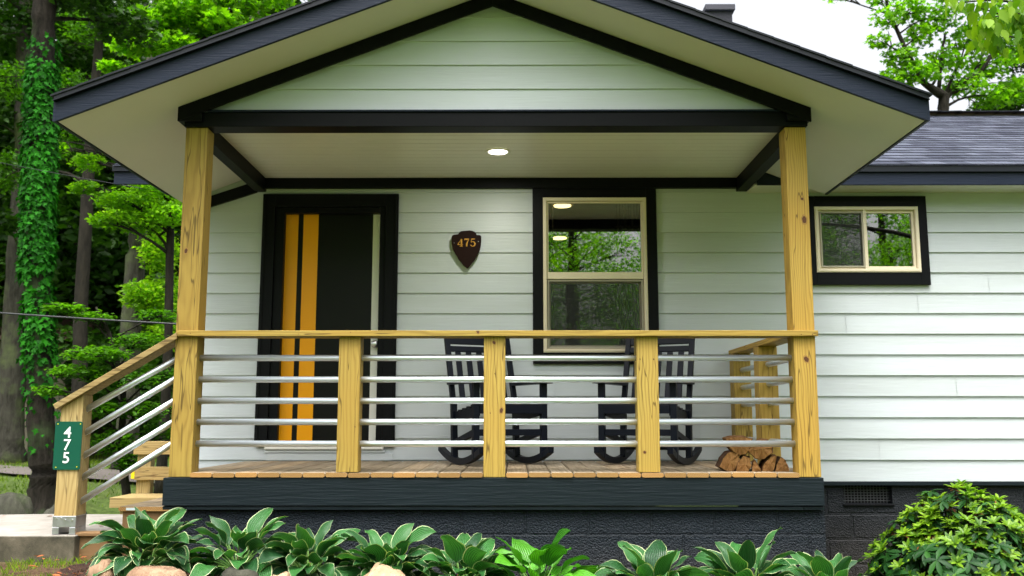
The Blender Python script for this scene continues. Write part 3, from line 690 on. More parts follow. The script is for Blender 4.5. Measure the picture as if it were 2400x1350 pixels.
zap = Zh(-114, RY, 1167); xap = Xh(1167, 60, RY); zeL = Zh(284, RY, 130); xeL = Xh(130, 284, RY); zeR = Zh(282, RY, 2172); xeR = Xh(2173, 282, RY)
ze = (zeL + zeR) / 2; hw = (xeR - xeL) / 2; xap = (xeL + xeR) / 2
zap = ze + hw * .385 * 1.0
def zs_(x): return zap - (zap - ze) * abs(x - xap) / hw
FH = .125
pr = thing('porch_roof', None, None); pr.parent = house
for sgn in (-1, 1):
    xe = xap + sgn * hw
    MB().prism([(xe, ze), (xap, zap), (xap, zap + FH), (xe, ze + FH)], RY - .001, RY + .022).build('fascia', NAVY, pr, .002)
    MB().prism([(xe + sgn * .012, ze + FH + .002), (xap, zap + FH + .006), (xap, zap + FH + .044), (xe + sgn * .012, ze + FH + .040)], RY - .02, RY + .03).build('drip_edge', DRIP, pr, .002)
    MB().prism([(xe + sgn * .013, ze + FH - .002), (xap, zap + FH + .0), (xap, zap + FH + .007), (xe + sgn * .013, ze + FH + .005)], RY - .028, RY - .0015).build('drip_lip', CHROMED if False else DRIP, pr)
    yb = FY if sgn > 0 else WY - .02
    MB().prism([(xe - sgn * .003, ze + .006), (xap, zap + .006), (xap, zap + .02), (xe - sgn * .003, ze + .02)], RY + .023, yb).build('soffit', CREAM, pr)
    MB().box(xe, xe + sgn * .02, RY + .0, FY, ze - .002, ze + FH + .005).build('eave_fascia', NAVY, pr, .002)
    # shingled slope
    m = MB(); nC = 17; slope = (zap - ze) / hw; z_t = ze + FH + .042
    for k in range(nC):
        f0, f1 = k / nC, (k + 1) / nC
        xa = xe + sgn * .03 - sgn * (hw + .03) * f0; xb_ = xe + sgn * .03 - sgn * (hw + .03) * f1
        za = z_t - .01 + (zap - ze + .012) * f0 + .006; zb_ = z_t - .01 + (zap - ze + .012) * f1 + .003
        ya, yb2 = FY - .1 + 2.9 * f0, FY - .1 + 2.9 * f1; yf = RY - .028 + random.uniform(-.002, .002)
        v = [(xa, yf, za), (xb_, yf, zb_), (xb_, yb2, zb_), (xa, ya, za)] + [(xa, yf, za - .012), (xb_, yf, zb_ - .012), (xb_, yb2, zb_ - .012), (xa, ya, za - .012)]
        m.add(v, [(0, 1, 2, 3), (4, 5, 6, 7), (0, 3, 7, 4), (1, 2, 6, 5)]); m.add(v[:2] + v[4:6], [(0, 1, 3, 2)], 1)
    m.build('shingles', [SHY, DRIP], pr)
    # black raking trim over the gable
    xo = xap + sgn * (Xh(1898, 258, -.03) - Xh(420, 258, -.03)) / 2 - (0.0 if sgn else 0)
    cxg = (Xh(420, 258, -.03) + Xh(1898, 258, -.03)) / 2; xo = cxg + sgn * (Xh(1898, 258, -.03) - Xh(420, 258, -.03)) / 2
    zt0 = zs_(xo) + .004; ztA = zap + .004; h = .096
    MB().prism([(xo, zt0 - h), (xap, ztA - h), (xap, ztA), (xo, zt0)], -.055, -.0345).build('rake_trim', BLACK, pr, .002)
    MB().box(xo, xo - sgn * .16, -.05, .13, ht + .015 - .03 if False else hb + .03, zt0 - .04).build('beam_end', BLACK, pr, .003)
# gable panel
m = MB(); gz = ht + .004; gy = .02; gp = pitch * .98
def hwid(z): return max(0, (zap - .04 - z) / ((zap - ze) / hw))
z = gz
while z < zap - .05:
    z1 = min(z + gp, zap - .045); a, b = hwid(z), hwid(z1)
    m.add([(xap - a, gy - PR, z), (xap + a, gy - PR, z), (xap + b, gy, z1), (xap - b, gy, z1)], [(0, 1, 2, 3)])
    m.add([(xap - a, gy - PR, z), (xap + a, gy - PR, z), (xap + a, gy + .002, z), (xap - a, gy + .002, z)], [(3, 2, 1, 0)])
    z = z1
m.prism([(xap - hwid(gz), gz), (xap + hwid(gz), gz), (xap, zap - .06)], gy + .004, gy + .06)
m.build('gable_panel', SIDING, house)
# rake trim where porch roof meets the wall, left side
p = [U(470, 492, WY - .04), U(602, 450, WY - .04), U(602, 424, WY - .04), U(470, 467, WY - .04)]
MB().prism(p, WY - .045, WY - .0135).build('wall_rake_trim', BLACK, house, .002)

# ---- main roof
mr_ = thing('main_roof', None, None); mr_.parent = house
fzb = Zh(433, FY, 2200); fzt = Zh(404, FY, 2200); MS = .44
mlx = Xh(268, 400, FY); mrx = wallR + .6
m = MB(); m.box(br_[1] + .02, mrx, FY, FY + .022, fzb, fzt); m.build('fascia', NAVY, mr_, .002)
MB().box(mlx, xap - hw + .22, FY, FY + .022, fzb + .01, fzt + .01).build('fascia', NAVY, mr_, .002)
MB().box(br_[1] + .02, mrx, FY - .02, FY + .03, fzt + .001, fzt + .05).build('drip_edge', DRIP, mr_, .002)
MB().box(mlx - .01, xap - hw + .22, FY - .02, FY + .03, fzt + .011, fzt + .06).build('drip_edge', DRIP, mr_, .002)
MB().box(br_[1] + .001, mrx, FY + .023, WY + .0, fzb + .004, fzb + .016).build('soffit', CREAM, mr_)
m = MB(); ny = 24; RUN = 3.95
for k in range(ny):
    f0, f1 = k / ny, (k + 1) / ny; ya, yb = FY - .03 + RUN * f0, FY - .03 + RUN * f1; za = fzt + .058 + MS * RUN * f0 + .007; zb_ = fzt + .058 + MS * RUN * f1
    x0 = mlx
    m.add([(x0, ya, za), (mrx, ya, za), (mrx, yb, zb_), (x0, yb, zb_)], [(0, 1, 2, 3)]); m.add([(x0, ya, za), (mrx, ya, za), (mrx, ya, za - .012), (x0, ya, za - .012)], [(3, 2, 1, 0)])
yr = FY - .03 + RUN; zr_ = fzt + .058 + MS * RUN
m.add([(mlx, yr, zr_), (mrx, yr, zr_), (mrx, yr + RUN, zr_ - MS * RUN), (mlx, yr + RUN, zr_ - MS * RUN)], [(0, 1, 2, 3)])
m.build('shingles', SHX, mr_)
m = MB(); x = mlx
while x < mrx:
    m.prism([(x, zr_ + .02), (x + .26, zr_ + .026), (x + .26, zr_ + .014), (x, zr_ + .008)], yr - .13, yr + .13); x += .24
m.build('ridge_cap', DRIP, mr_)
# gable ends closing the main body
for xx in (wallL, wallR - .02):
    MB().add([(xx, WY, ceil_z), (xx, WY + 7.6, ceil_z), (xx, yr, zr_ - .05)], [(0, 1, 2)]).build('gable_wall', SIDING, mr_)
# chimney
c0 = P3(1652, 26, 4.6); c1 = P3(1722, 26, 4.6)
ch = MB().box(c0[0] + .03, c1[0] - .03, 4.6, 5.0, fzt + 1.0, c0[2]).build('chimney', paint('chimney_stone', (.045, .045, .055), .9, (20, 20, 20), .8, .2, .4, .01), mr_, .006)
MB().box(c0[0], c1[0], 4.56, 5.04, c0[2] + .001, P3(1652, 12, 4.6)[2]).build('chimney_cap', paint('chimney_cap_stone', (.07, .07, .085), .9, (20, 20, 20), .8, .2, .3), ch, .008)

# ---- recessed porch light
d = ray(1167, 355); t = (ceil_z - CZ) / d[2]; lc = (d[0] * t, -D0 + d[1] * t, ceil_z)
lt = thing('ceiling_light', 'round lit recessed light in the white porch ceiling', 'ceiling light', lc)
m = MB(); n = 40
vs = []; 
for r, z in ((.100, .0), (.098, -.006), (.078, -.008), (.072, -.002)):
    vs += [(r * math.cos(2 * PI * k / n), r * math.sin(2 * PI * k / n), z) for k in range(n)]
m.add(vs, [(i * n + k, i * n + (k + 1) % n, (i + 1) * n + (k + 1) % n, (i + 1) * n + k) for i in range(3) for k in range(n)]); m.build('trim_ring', DOORWHITE, lt, smooth=True)
MB().disc((0, 0, -.0035), .0725, 32, .003).build('lens', LAMP, lt)
ll = bpy.data.lights.new('lamp_light', 'AREA'); ll.shape = 'DISK'; ll.size = .13; ll.energy = 4.5; ll.color = (1, .97, .90)
lo_ = bpy.data.objects.new('lamp_light', ll); COL.objects.link(lo_); lo_.parent = lt; lo_.location = (0, 0, -.012)

# ---- number plaque
def stroke(m, pts, ws, y0, y1):
    pts = [Vector((p[0], p[1])) for p in pts]; L_, R_ = [], []
    for i, p in enumerate(pts):
        d = (pts[min(i + 1, len(pts) - 1)] - pts[max(i - 1, 0)]).normalized(); nn = Vector((-d.y, d.x)); w = ws[i] / 2 if hasattr(ws, '__len__') else ws / 2
        L_.append(p + nn * w); R_.append(p - nn * w)
    for i in range(len(pts) - 1): m.prism([tuple(R_[i]), tuple(R_[i + 1]), tuple(L_[i + 1]), tuple(L_[i])], y0, y1)
pcx, pcz = U(1094, 585, WY - .04); PY = WY - .045
k = 7.68 / 2187 / 1.0
outl = [(630, 415), (640, 385), (680, 358), (740, 350), (820, 345), (850, 340), (900, 350), (950, 368), (980, 400), (985, 430), (1040, 432), (1075, 445), (1080, 480), (1078, 560), (1070, 640), (1055, 700), (1035, 760), (1000, 840), (965, 890), (950, 920), (905, 970), (860, 1030), (820, 1080), (803, 1085), (775, 1070), (720, 1025), (680, 965), (655, 935), (625, 900), (600, 850), (570, 810), (545, 760), (515, 700), (505, 650), (492, 600), (492, 500), (500, 455), (525, 430), (575, 422)]
pq = thing('number_plaque', 'dark brown arrowhead plaque with gold 475 beside the door', 'plaque', (pcx, PY, pcz))
pts = []
for (a, b) in outl:
    x, z = U(1000 + a / 8.44, 500 + b / 8.44, PY); pts.append((x - pcx, z - pcz))
pts = pts[::-1]
MB().prism(pts, -.012, .022).build('board', PLAQUE, pq, .006)
def pp(a, b):
    x, z = U(1000 + a / 8.44, 500 + b / 8.44, PY); return (x - pcx, z - pcz)
w1, w2 = .0125, .004
def ST(m, pl, ws): stroke(m, [pp(*q) for q in pl], [w * 1.0 for w in ws], -.0155, -.0118)
m = MB(); ST(m, [(690, 515), (690, 655)], (w1, w1)); ST(m, [(692, 515), (615, 622)], (w2, w2)); ST(m, [(612, 624), (720, 624)], (w2 * 1.3, w2 * 1.3)); ST(m, [(655, 657), (716, 657)], (w2, w2)); m.build('numeral', GOLD, pq)
m = MB(); ST(m, [(748, 518), (840, 518)], (.010, .010)); ST(m, [(749, 515), (747, 540)], (w2, w2)); ST(m, [(836, 518), (810, 570), (795, 610), (792, 660)], (w2, .008, w1, w1)); m.build('numeral', GOLD, pq)
m = MB(); ST(m, [(884, 516), (955, 514)], (.010, .006)); ST(m, [(886, 515), (880, 580)], (w2, w2)); ST(m, [(880, 582), (905, 565), (940, 572), (962, 610), (945, 645), (910, 660), (878, 645), (876, 628)], (w2, w2, .008, w1, .010, w2, .006, .010)); m.build('numeral', GOLD, pq)
for a, b in ((545, 590), (1024, 563)): q = pp(a, b); MB().disc((q[0], -.013, q[1]), .0028, 8, .003, 'y').build('screw', CHROME, pq)

# ---- green sign on the stair post
sx0, sz1 = U(131, 988, -.004); sx1, sz0 = U(187, 1101, -.004); scx, scz = (sx0 + sx1) / 2, (sz0 + sz1) / 2
sg = thing('number_sign', 'green metal sign with white 475 stacked on the stair post', 'sign', (scx, -.0025, scz))
hw2, hh = (sx1 - sx0) / 2, (sz1 - sz0) / 2; r = .012; pts = []
for cx_, cz_, a0 in ((hw2 - r, -hh + r, -90), (hw2 - r, hh - r, 0), (-hw2 + r, hh - r, 90), (-hw2 + r, -hh + r, 180)):
    for k in range(5): a = math.radians(a0 + k * 22.5); pts.append((cx_ + r * math.cos(a), cz_ + r * math.sin(a)))
MB().prism(pts, -.004, .002).build('sign_plate', SIGNG, sg)
def text_mesh(ch, size):
    c = bpy.data.curves.new('t', 'FONT'); c.body = ch; c.size = size; c.extrude = .0008; c.align_x = 'CENTER'; c.offset = .0010
    o = bpy.data.objects.new('t', c); COL.objects.link(o); dg = bpy.context.evaluated_depsgraph_get(); me = bpy.data.meshes.new_from_object(o.evaluated_get(dg)); bpy.data.objects.remove(o); return me
for ch_, dz in (('4', .075), ('7', -.004), ('5', -.085)):
    me = text_mesh(ch_, .098); me.materials.clear(); me.materials.append(SIGNW); me.name = 'numeral'
    o = bpy.data.objects.new('numeral', me); COL.objects.link(o); o.parent = sg; o.location = (-.004, -.0055, dz - .012 + .02 * 0 - .012); o.rotation_euler = (PI / 2, 0, 0)
for a, b in ((.9, .9), (-.85, .9), (.82, -.88), (-.8, -.9)): MB().disc((hw2 * a * .95, -.005, hh * b), .0035, 8, .003, 'y').build('screw', YELTAG, sg)

# ================================================================== ROCKING CHAIRS
def make_chair(label):
    t = thing('rocking_chair', label, 'rocking chair', group='dark rocking chairs on the porch')
    for sx in (-1, 1):
        m = MB(); n = 16; vs = []
        for k in range(n + 1):
            y = -.40 + .84 * k / n; z = (y - .02) ** 2 * .52
            for dx, dz in ((-.021, 0), (.021, 0), (.021, .046), (-.021, .046)): vs.append((sx * .275 + dx, y, z + dz))
        fs = [(0, 1, 2, 3), tuple(4 * n + i for i in (3, 2, 1, 0))]
        for k in range(n):
            for i in range(4): j = (i + 1) % 4; fs.append((4 * k + i, 4 * k + 4 + i, 4 * k + 4 + j, 4 * k + j))
        m.add(vs, fs); o = m.build('rocker', CHAIRM, t); fix_normals(o)
    for sx in (-1, 1):
        MB().bar((sx * .275, -.275, .05), (sx * .275, -.275, .60), .048, .04, (0, 1, 0)).build('front_leg', CHAIRM, t, .003)
        MB().bar((sx * .262, .17, .04), (sx * .262, .20, .46), .044, .045, (0, 1, 0)).build('rear_leg', CHAIRM, t, .003)
        m = MB(); pts = [(-.055, -.37), (.03, -.37), (.055, -.33), (.05, -.1), (.02, .27), (-.03, .27), (-.06, -.1), (-.07, -.34)]
        vs = [(sx * (.275) + p * sx, q, .600) for p, q in pts] + [(sx * .275 + p * sx, q, .624) for p, q in pts]; n = len(pts)
        o = m.add(vs, [tuple(range(n)), tuple(range(2 * n - 1, n - 1, -1))] + [(i, (i + 1) % n, (i + 1) % n + n, i + n) for i in range(n)]).build('arm', CHAIRM, t, .004); fix_normals(o)
        m = MB(); m.bar((sx * .25, -.275, .395), (sx * .25, .19, .345), .022, .07, (0, 0, 1)); m.build('seat_side', CHAIRM, t, .002)
        m = MB(); m.bar((sx * .272, -.265, .245), (sx * .262, .175, .155), .024, .045, (0, 0, 1)); m.build('side_stretcher', CHAIRM, t, .002)
    m = MB(); m.box(-.25, .25, -.30, -.276, .375, .435); m.build('apron', CHAIRM, t, .003)
    m = MB()
    for k in range(6): y = -.30 + k * .085; z = .452 - k * .011; m.box(-.262 if k else -.25, .262 if k else .25, y, y + .074, z - .018, z)
    m.build('seat', CHAIRM, t, .003)
    MB().box(-.25, .25, -.285, -.262, .215, .262).build('front_stretcher', CHAIRM, t, .002)
    MB().box(-.25, .25, .165, .19, .10, .135).build('rear_stretcher', CHAIRM, t, .002)
    # back
    B0 = Vector((0, .195, .42)); B1 = Vector((0, .37, 1.005)); bd = (B1 - B0)
    def bp(x, f): q = B0 + bd * f; return (x, q.y, q.z)
    m = MB()
    for sx in (-1, 1): m.bar(bp(sx * .262, -.05), bp(sx * .262, 1.0), .040, .036, (0, 1, 0))
    m.bar(bp(-.258, .93), bp(.258, .93), .024, .075, (0, .3, 1)); m.bar(bp(-.258, .80), bp(.258, .80), .024, .045, (0, .3, 1)); m.bar(bp(-.25, .10), bp(.25, .10), .024, .05, (0, .3, 1))
    bk = m.build('backrest', CHAIRM, t, .003)
    for k in range(5):
        x = -.18 + k * .09; MB().bar(bp(x, .12), bp(x, .78), .046, .014, (0, 1, 0)).build('back_slat', CHAIRM, bk, .002)
    return t
c1 = make_chair('dark rocking chair left of the window, turned towards the middle')
c2 = copy_tree(c1); c2['label'] = 'dark rocking chair right of the window, nearer the firewood'
def on_deck(px, py):
    d = ray(px, py); t = (DZ - CZ) / d[2]; return d[0] * t, -D0 + d[1] * t
x, y = on_deck(1160, 1088); c1.location = (x, y, DZ + .003); c1.rotation_euler = (0, 0, math.radians(25))
x, y = on_deck(1522, 1088.5); c2.location = (x, y, DZ + .003); c2.rotation_euler = (0, 0, math.radians(-25))

# ================================================================== FIREWOOD
def log(pxs, Y, ln, label, bright=True):
    pts = [U(a, b, Y) for a, b in pxs]; cx_ = sum(p[0] for p in pts) / len(pts); cz_ = min(p[1] for p in pts)
    n0 = len(pts); dense = []
    for i in range(n0):
        a, b = pts[i], pts[(i + 1) % n0]
        for s in range(3): f = s / 3; dense.append((a[0] + (b[0] - a[0]) * f + random.uniform(-.003, .003), a[1] + (b[1] - a[1]) * f + random.uniform(-.002, .002)))
    n = len(dense); vs = []; mcx = sum(p[0] for p in dense) / n; mcz = sum(p[1] for p in dense) / n
    ks = 6; dr = random.uniform(.02, .06); ln *= .72
    for k in range(ks + 1):
        f = k / ks; sc = .9 + .1 * math.sin(f * PI) ** .3 + random.uniform(-.02, .02)
        for i, p in enumerate(dense):
            vs.append((mcx - cx_ + (p[0] - mcx) * sc + dr * f, ln * f + (random.uniform(-.008, .008) if k in (0, ks) else 0), max(.001, (mcz - cz_) + (p[1] - mcz) * sc)))
    m = MB(); vs.append((mcx - cx_, -.012, mcz - cz_)); vs.append((mcx - cx_ + dr, ln + .01, mcz - cz_)); c = len(vs) - 2
    m.add(vs, [(i, (i + 1) % n, c) for i in range(n)] + [(ks * n + (i + 1) % n, ks * n + i, c + 1) for i in range(n)], 0)
    k0 = len(m.f); m.f += [(k * n + (i + 1) % n, k * n + i, (k + 1) * n + i, (k + 1) * n + (i + 1) % n) for k in range(ks) for i in range(n)]; m.m += [1] * (ks * n)
    o = m.build('log', [LOGEND, LOGBARK if not bright else LOGEND2], loc=(cx_, Y, cz_)); tag(o, label, 'log', 'split logs stacked on the porch'); return o
LOGEND2 = barkmat('log_side_wood', (.10, .045, .02), (.30, .15, .06), 1.2)
log([(1684, 1095), (1692, 1075), (1706, 1059), (1727, 1056), (1738, 1075), (1722, 1106), (1700, 1106)], .16, .33, 'dark bark log at the bottom left corner of the firewood pile', False)
log([(1722, 1107), (1728, 1085), (1742, 1066), (1760, 1072), (1762, 1090), (1756, 1108)], .14, .30, 'brown split log in the bottom row, second from the left', False)
log([(1762, 1108), (1764, 1082), (1770, 1078), (1784, 1100), (1786, 1108)], .13, .28, 'small pale wedge of wood in the middle of the bottom row')
log([(1785, 1107), (1790, 1085), (1806, 1070), (1822, 1066), (1818, 1090), (1812, 1108)], .15, .32, 'pale orange split log in the bottom row, second from the right')
log([(1814, 1108), (1822, 1082), (1830, 1070), (1842, 1078), (1850, 1096), (1851, 1108)], .16, .30, 'dark cracked log at the bottom right corner of the firewood pile', False)
log([(1698, 1028), (1712, 1022), (1745, 1022), (1766, 1028), (1764, 1044), (1752, 1066), (1734, 1070), (1718, 1060), (1704, 1044)], .15, .33, 'orange brown split log on top at the left of the pile')
log([(1750, 1056), (1764, 1040), (1780, 1028), (1800, 1030), (1812, 1048), (1812, 1062), (1790, 1078), (1770, 1076)], .14, .31, 'reddish split log on top at the right of the pile')

# ================================================================== TERRAIN
def sm(a, b, x): t = min(1, max(0, (x - a) / (b - a))); return t * t * (3 - 2 * t)
def gz_(x, y):
    base = .255 + (.06 - .255) * sm(-2.3, .8, x)
    z = base - .36 * sm(1.6, 2.5, x) * sm(-1.6, -.2, y)
    if y > 1.2: z = z + (.28 - base) * sm(1.2, 2.5, y) * (1 - sm(-3, 1.5, x)) 
    if y < -1.0: z = base - .45 * sm(-1.0, -4.5, y) if y < -1.0 else z
    # gully behind the walk
    g = sm(1.5, 2.4, y) * (1 - sm(5.6, 7.0, y)) * sm(-7.2, -4.6, x) * (1 - sm(-1.5, 2, x)); z -= .32 * g
    z += .06 * noise.noise(Vector((x * .5, y * .5, 0))) * sm(2, 5, abs(y)) 
    if y > 20:
        z += sm(22, 60, y) * 13 * sm(6, -12, x) + sm(24, 80, y) * 2
        z += noise.noise(Vector((x * .12, y * .12, 3))) * 1.0 * sm(22, 32, y)
    return z
def axis(fine0, fine1, step, far, g=1.25):
    a = list(np.arange(fine0, fine1, step)); s = step; lo_, hi_ = [fine0], [a[-1]]
    while hi_[-1] < far: s *= g; hi_.append(hi_[-1] + s)
    s = step
    while lo_[-1] > -far: s *= g; lo_.append(lo_[-1] - s)
    return lo_[1:][::-1] + a + hi_[1:]
gx = axis(-9, 6, .3, 400); gy_ = axis(-8, 16, .3, 400)
m = MB(); nx, ny = len(gx), len(gy_)
m.v = [(x, y, gz_(x, y)) for y in gy_ for x in gx]; m.f = [(j * nx + i, j * nx + i + 1, (j + 1) * nx + i + 1, (j + 1) * nx + i) for j in range(ny - 1) for i in range(nx - 1)]; m.m = [0] * len(m.f)
g = m.build('ground', GROUND, smooth=True); tag(g, kind='structure')
# planting bed
bx = [(-2.55 + 9.5 * i / 60) for i in range(61)]; m = MB()
for i, x in enumerate(bx):
    for j in range(9):
        y = -1.02 + 1.06 * j / 8; m.v.append((x, y, gz_(x, y) + .012 + .035 * math.sin(PI * j / 8) + .012 * noise.noise(Vector((x * 6, y * 6, 0)))))
m.f = [(i * 9 + j, (i + 1) * 9 + j, (i + 1) * 9 + j + 1, i * 9 + j + 1) for i in range(60) for j in range(8)]; m.m = [0] * len(m.f)
tag(m.build('planting_bed', barkmat('mulch_bed', (.02, .010, .007), (.09, .045, .03), 3), smooth=True), kind='structure')
# concrete walk
m = MB(); wl = P3(-500, 1215, .0)[0]; xr = Xh(176, 1262, -.04)
zt = slabz - .001
pts = [(xr, -.045), (xr, .022), (tx0 - .002, .022), (tx0 - .002, 1.28), (-3.6, 1.32), (-7.5, .75), (-7.5, -.045)]
n = len(pts); vs = [(x, y, zt) for x, y in pts] + [(x, y, zt - .17) for x, y in pts]
m.add(vs, [tuple(range(n)), tuple(range(2 * n - 1, n - 1, -1))] + [(i, i + n, (i + 1) % n + n, (i + 1) % n) for i in range(n)])
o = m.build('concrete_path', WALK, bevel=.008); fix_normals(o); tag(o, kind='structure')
# road
def strip(name, pts, w, mat, up):
    m = MB(); P = []
    for i in range(len(pts) - 1):
        for s in range(8): f = s / 8; P.append((pts[i][0] + (pts[i + 1][0] - pts[i][0]) * f, pts[i][1] + (pts[i + 1][1] - pts[i][1]) * f))
    P.append(pts[-1]); vs = []
    for i, p in enumerate(P):
        q, r = P[max(0, i - 1)], P[min(len(P) - 1, i + 1)]; d = Vector((r[0] - q[0], r[1] - q[1])).normalized(); nn = (-d.y, d.x)
        for s in (-1, -.33, .33, 1): x, y = p[0] + nn[0] * w / 2 * s, p[1] + nn[1] * w / 2 * s; vs.append((x, y, max(gz_(x, y), .24) + up))
    m.add(vs, [(4 * i + k, 4 * i + k + 1, 4 * i + 5 + k, 4 * i + 4 + k) for i in range(len(P) - 1) for k in range(3)])
    o = m.build(name, mat, smooth=True); fix_normals(o); tag(o, kind='structure')
strip('road', [(-40, 24), (-20, 14.5), (-11, 11.2), (-8.0, 9.6), (-5.4, 7.9), (-3.2, 7.3)], 1.9, ASPH, .05)

# ================================================================== foliage machinery
def poly_mesh(name, V, Fc, mat):
    me = bpy.data.meshes.new(name); nv = len(V); nf, k = Fc.shape
    me.vertices.add(nv); me.vertices.foreach_set('co', V.astype(np.float32).ravel())
    me.loops.add(nf * k); me.loops.foreach_set('vertex_index', Fc.astype(np.int32).ravel())
    me.polygons.add(nf); me.polygons.foreach_set('loop_start', np.arange(0, nf * k, k, dtype=np.int32)); me.polygons.foreach_set('loop_total', np.full(nf, k, dtype=np.int32))
    mats = mat if isinstance(mat, (list, tuple)) else [mat]
    for mm in mats: me.materials.append(mm)
    me.update(calc_edges=True); return me
T_SIMPLE = (np.array([[0, 0, 0], [.45, .27, .06], [1, 0, -.05], [.45, -.27, .06]]), np.array([[0, 3, 2], [0, 2, 1]]))
_m = [(0, 0), (.05, .30), (.22, .18), (.42, .52), (.50, .22), (1.0, 0), (.50, -.22), (.42, -.52), (.22, -.18), (.05, -.30)]
T_MAPLE = (np.array([[x, y, .10 * abs(y)] for x, y in _m] + [[.28, 0, 0]]), np.array([[10, i, (i + 1) % 10] for i in range(10)])[:, ::-1])
T_OVAL = (np.array([[0, 0, 0], [.25, .20, .03], [.65, .20, .02], [1, 0, -.10], [.65, -.20, .02], [.25, -.20, .03]]), np.array([[0, 5, 4], [0, 4, 3], [0, 3, 2], [0, 2, 1]]))
def leaves(pos, size, tmpl, up=.6, droop=.25, rg=rng, dirs=None, sv=.35):
    n = len(pos); th = rg.uniform(0, 2 * PI, n)
    nrm = rg.normal(size=(n, 3)) * (1 - up); nrm[:, 2] += up; nrm /= np.linalg.norm(nrm, axis=1)[:, None]
    a = np.stack([np.cos(th), np.sin(th), -droop + rg.normal(size=n) * .15], 1) if dirs is None else dirs
    a = a - nrm * (a * nrm).sum(1)[:, None] * .85; a /= np.linalg.norm(a, axis=1)[:, None]
    b = np.cross(nrm, a); b /= np.linalg.norm(b, axis=1)[:, None]; c = np.cross(a, b)
    tv, tf = tmpl; s = size * rg.uniform(1 - sv, 1 + sv, n)
    V = pos[:, None, :] + s[:, None, None] * (tv[None, :, 0:1] * a[:, None, :] + tv[None, :, 1:2] * b[:, None, :] + tv[None, :, 2:3] * c[:, None, :])
    Fc = tf[None] + (np.arange(n) * len(tv))[:, None, None]
    return V.reshape(-1, 3), Fc.reshape(-1, 3)
def clump(c, r, n, rg=rng, shell=.5):
    d = rg.normal(size=(n, 3)); d /= np.linalg.norm(d, axis=1)[:, None]
    rad = (shell + (1 - shell) * rg.uniform(0, 1, n)) * rg.uniform(.75, 1.1, n)
    return np.array(c) + d * rad[:, None] * np.array(r)
def limb(m, a, b, r0, r1, wob=.08, seg=6, n=7):
    a, b = Vector(a), Vector(b); ln = (b - a).length; pts = []; rs = []
    o1 = Vector((random.uniform(-1, 1), random.uniform(-1, 1), random.uniform(.2, 1))) * ln * wob
    for k in range(seg + 1):
        f = k / seg; p = a.lerp(b, f) + o1 * math.sin(f * PI) + Vector((random.uniform(-1, 1), random.uniform(-1, 1), 0)) * ln * wob * .15 * (0 < k < seg)
        pts.append(p); rs.append(r0 + (r1 - r0) * f)
    m.tube(pts, rs, n); return pts
def tree(name, label, base, path, rs, clumps, lsize, lmat, bark, tmpl=T_SIMPLE, group=None, up=.5, seed=0, cat='tree', branch_r=.035):
    """path: absolute points of the trunk; clumps: (centre, radii, n) absolute."""
    rg = np.random.default_rng(seed); random.seed(seed)
    t = thing(name, label, cat, base, 0, group); B = Vector(base)
    m = MB(); pts = [Vector(p) - B for p in path]
    P, R = [], []
    for i in range(len(pts) - 1):
        for s in range(6): f = s / 6; P.append(pts[i].lerp(pts[i + 1], f) + Vector((random.uniform(-1, 1), random.uniform(-1, 1), 0)) * rs[i] * .07); R.append(rs[i] + (rs[i + 1] - rs[i]) * f)
    P.append(pts[-1]); R.append(rs[-1]); R[0] *= 1.5; R[1] *= 1.15
    m.tube(P, R, 14)
    allp = []
    for c, r, n in clumps:
        c = Vector(c) - B
        k = min(range(len(P)), key=lambda i: (P[i] - c).length + max(0, P[i].z - c.z + .3) * 1.5)
        pl = limb(m, P[k], c, min(R[k] * .5, branch_r * max(1, (P[k] - c).length * .35)), .008)
        for q in range(5):
            e = c + Vector([random.uniform(-.8, .8) * r[i] for i in range(3)]); limb(m, pl[3 + q % 3], e, .014, .004, .1, 4, 5)
        allp.append(clump(c, r, n, rg))
    m.build('trunk', bark, t, smooth=True)
    V, Fc = leaves(np.concatenate(allp), lsize, tmpl, up, rg=rg)
    o = bpy.data.objects.new('crown', poly_mesh('crown', V, Fc, lmat)); COL.objects.link(o); o.parent = t
    return t
def C(px, py, Y, rpx, flat=.6, n=500, rz=None):
    p = P3(px, py, Y); s = (Y + D0) / F; r = rpx * s; return (p, (r, r * .9, (rz * s) if rz else r * flat), n)

# --- left side trees
b = (Xh(20, 1085, 13.5), 13.5, gz_(Xh(20, 1085, 13.5), 13.5) - .1)
tree('tall_tree', 'thick grey mossy trunk at the far left edge', b, [b, P3(28, 900, 13.5), P3(45, 600, 13.5), P3(60, 330, 13.5), P3(62, 0, 13.5), P3(60, -500, 13.5)], [.30, .26, .24, .22, .20, .12],
     [C(10, 60, 13.3, 110, .7, 1100), C(120, -40, 13.8, 130, .7, 1100), C(-60, 260, 13, 100, .6, 900), C(30, -250, 13, 170, .6, 900), C(0, 520, 12.5, 60, .5, 350), C(200, 120, 14, 100, .6, 800)] + [((x_, y_, z_), (3.0, 3.0, 1.3), 2600) for x_, y_, z_ in ((-10, 11, 11.5), (-12, 6.5, 10.5), (-14, 12, 10))], .15, LF_DEEP, BARK_G, seed=3)  # last three clumps: unseen high canopy, added to shade the left woods
bi = (Xh(112, 1165, 4.9), 4.9, gz_(Xh(112, 1165, 4.9), 4.9) - .08)
ipath = [bi, P3(100, 1060, 4.9), P3(92, 850, 4.9), P3(85, 640, 4.9), P3(92, 400, 4.9), P3(100, 150, 4.9), P3(108, -60, 4.9), P3(120, -600, 4.9)]
irs = [.19, .155, .14, .145, .145, .14, .13, .08]
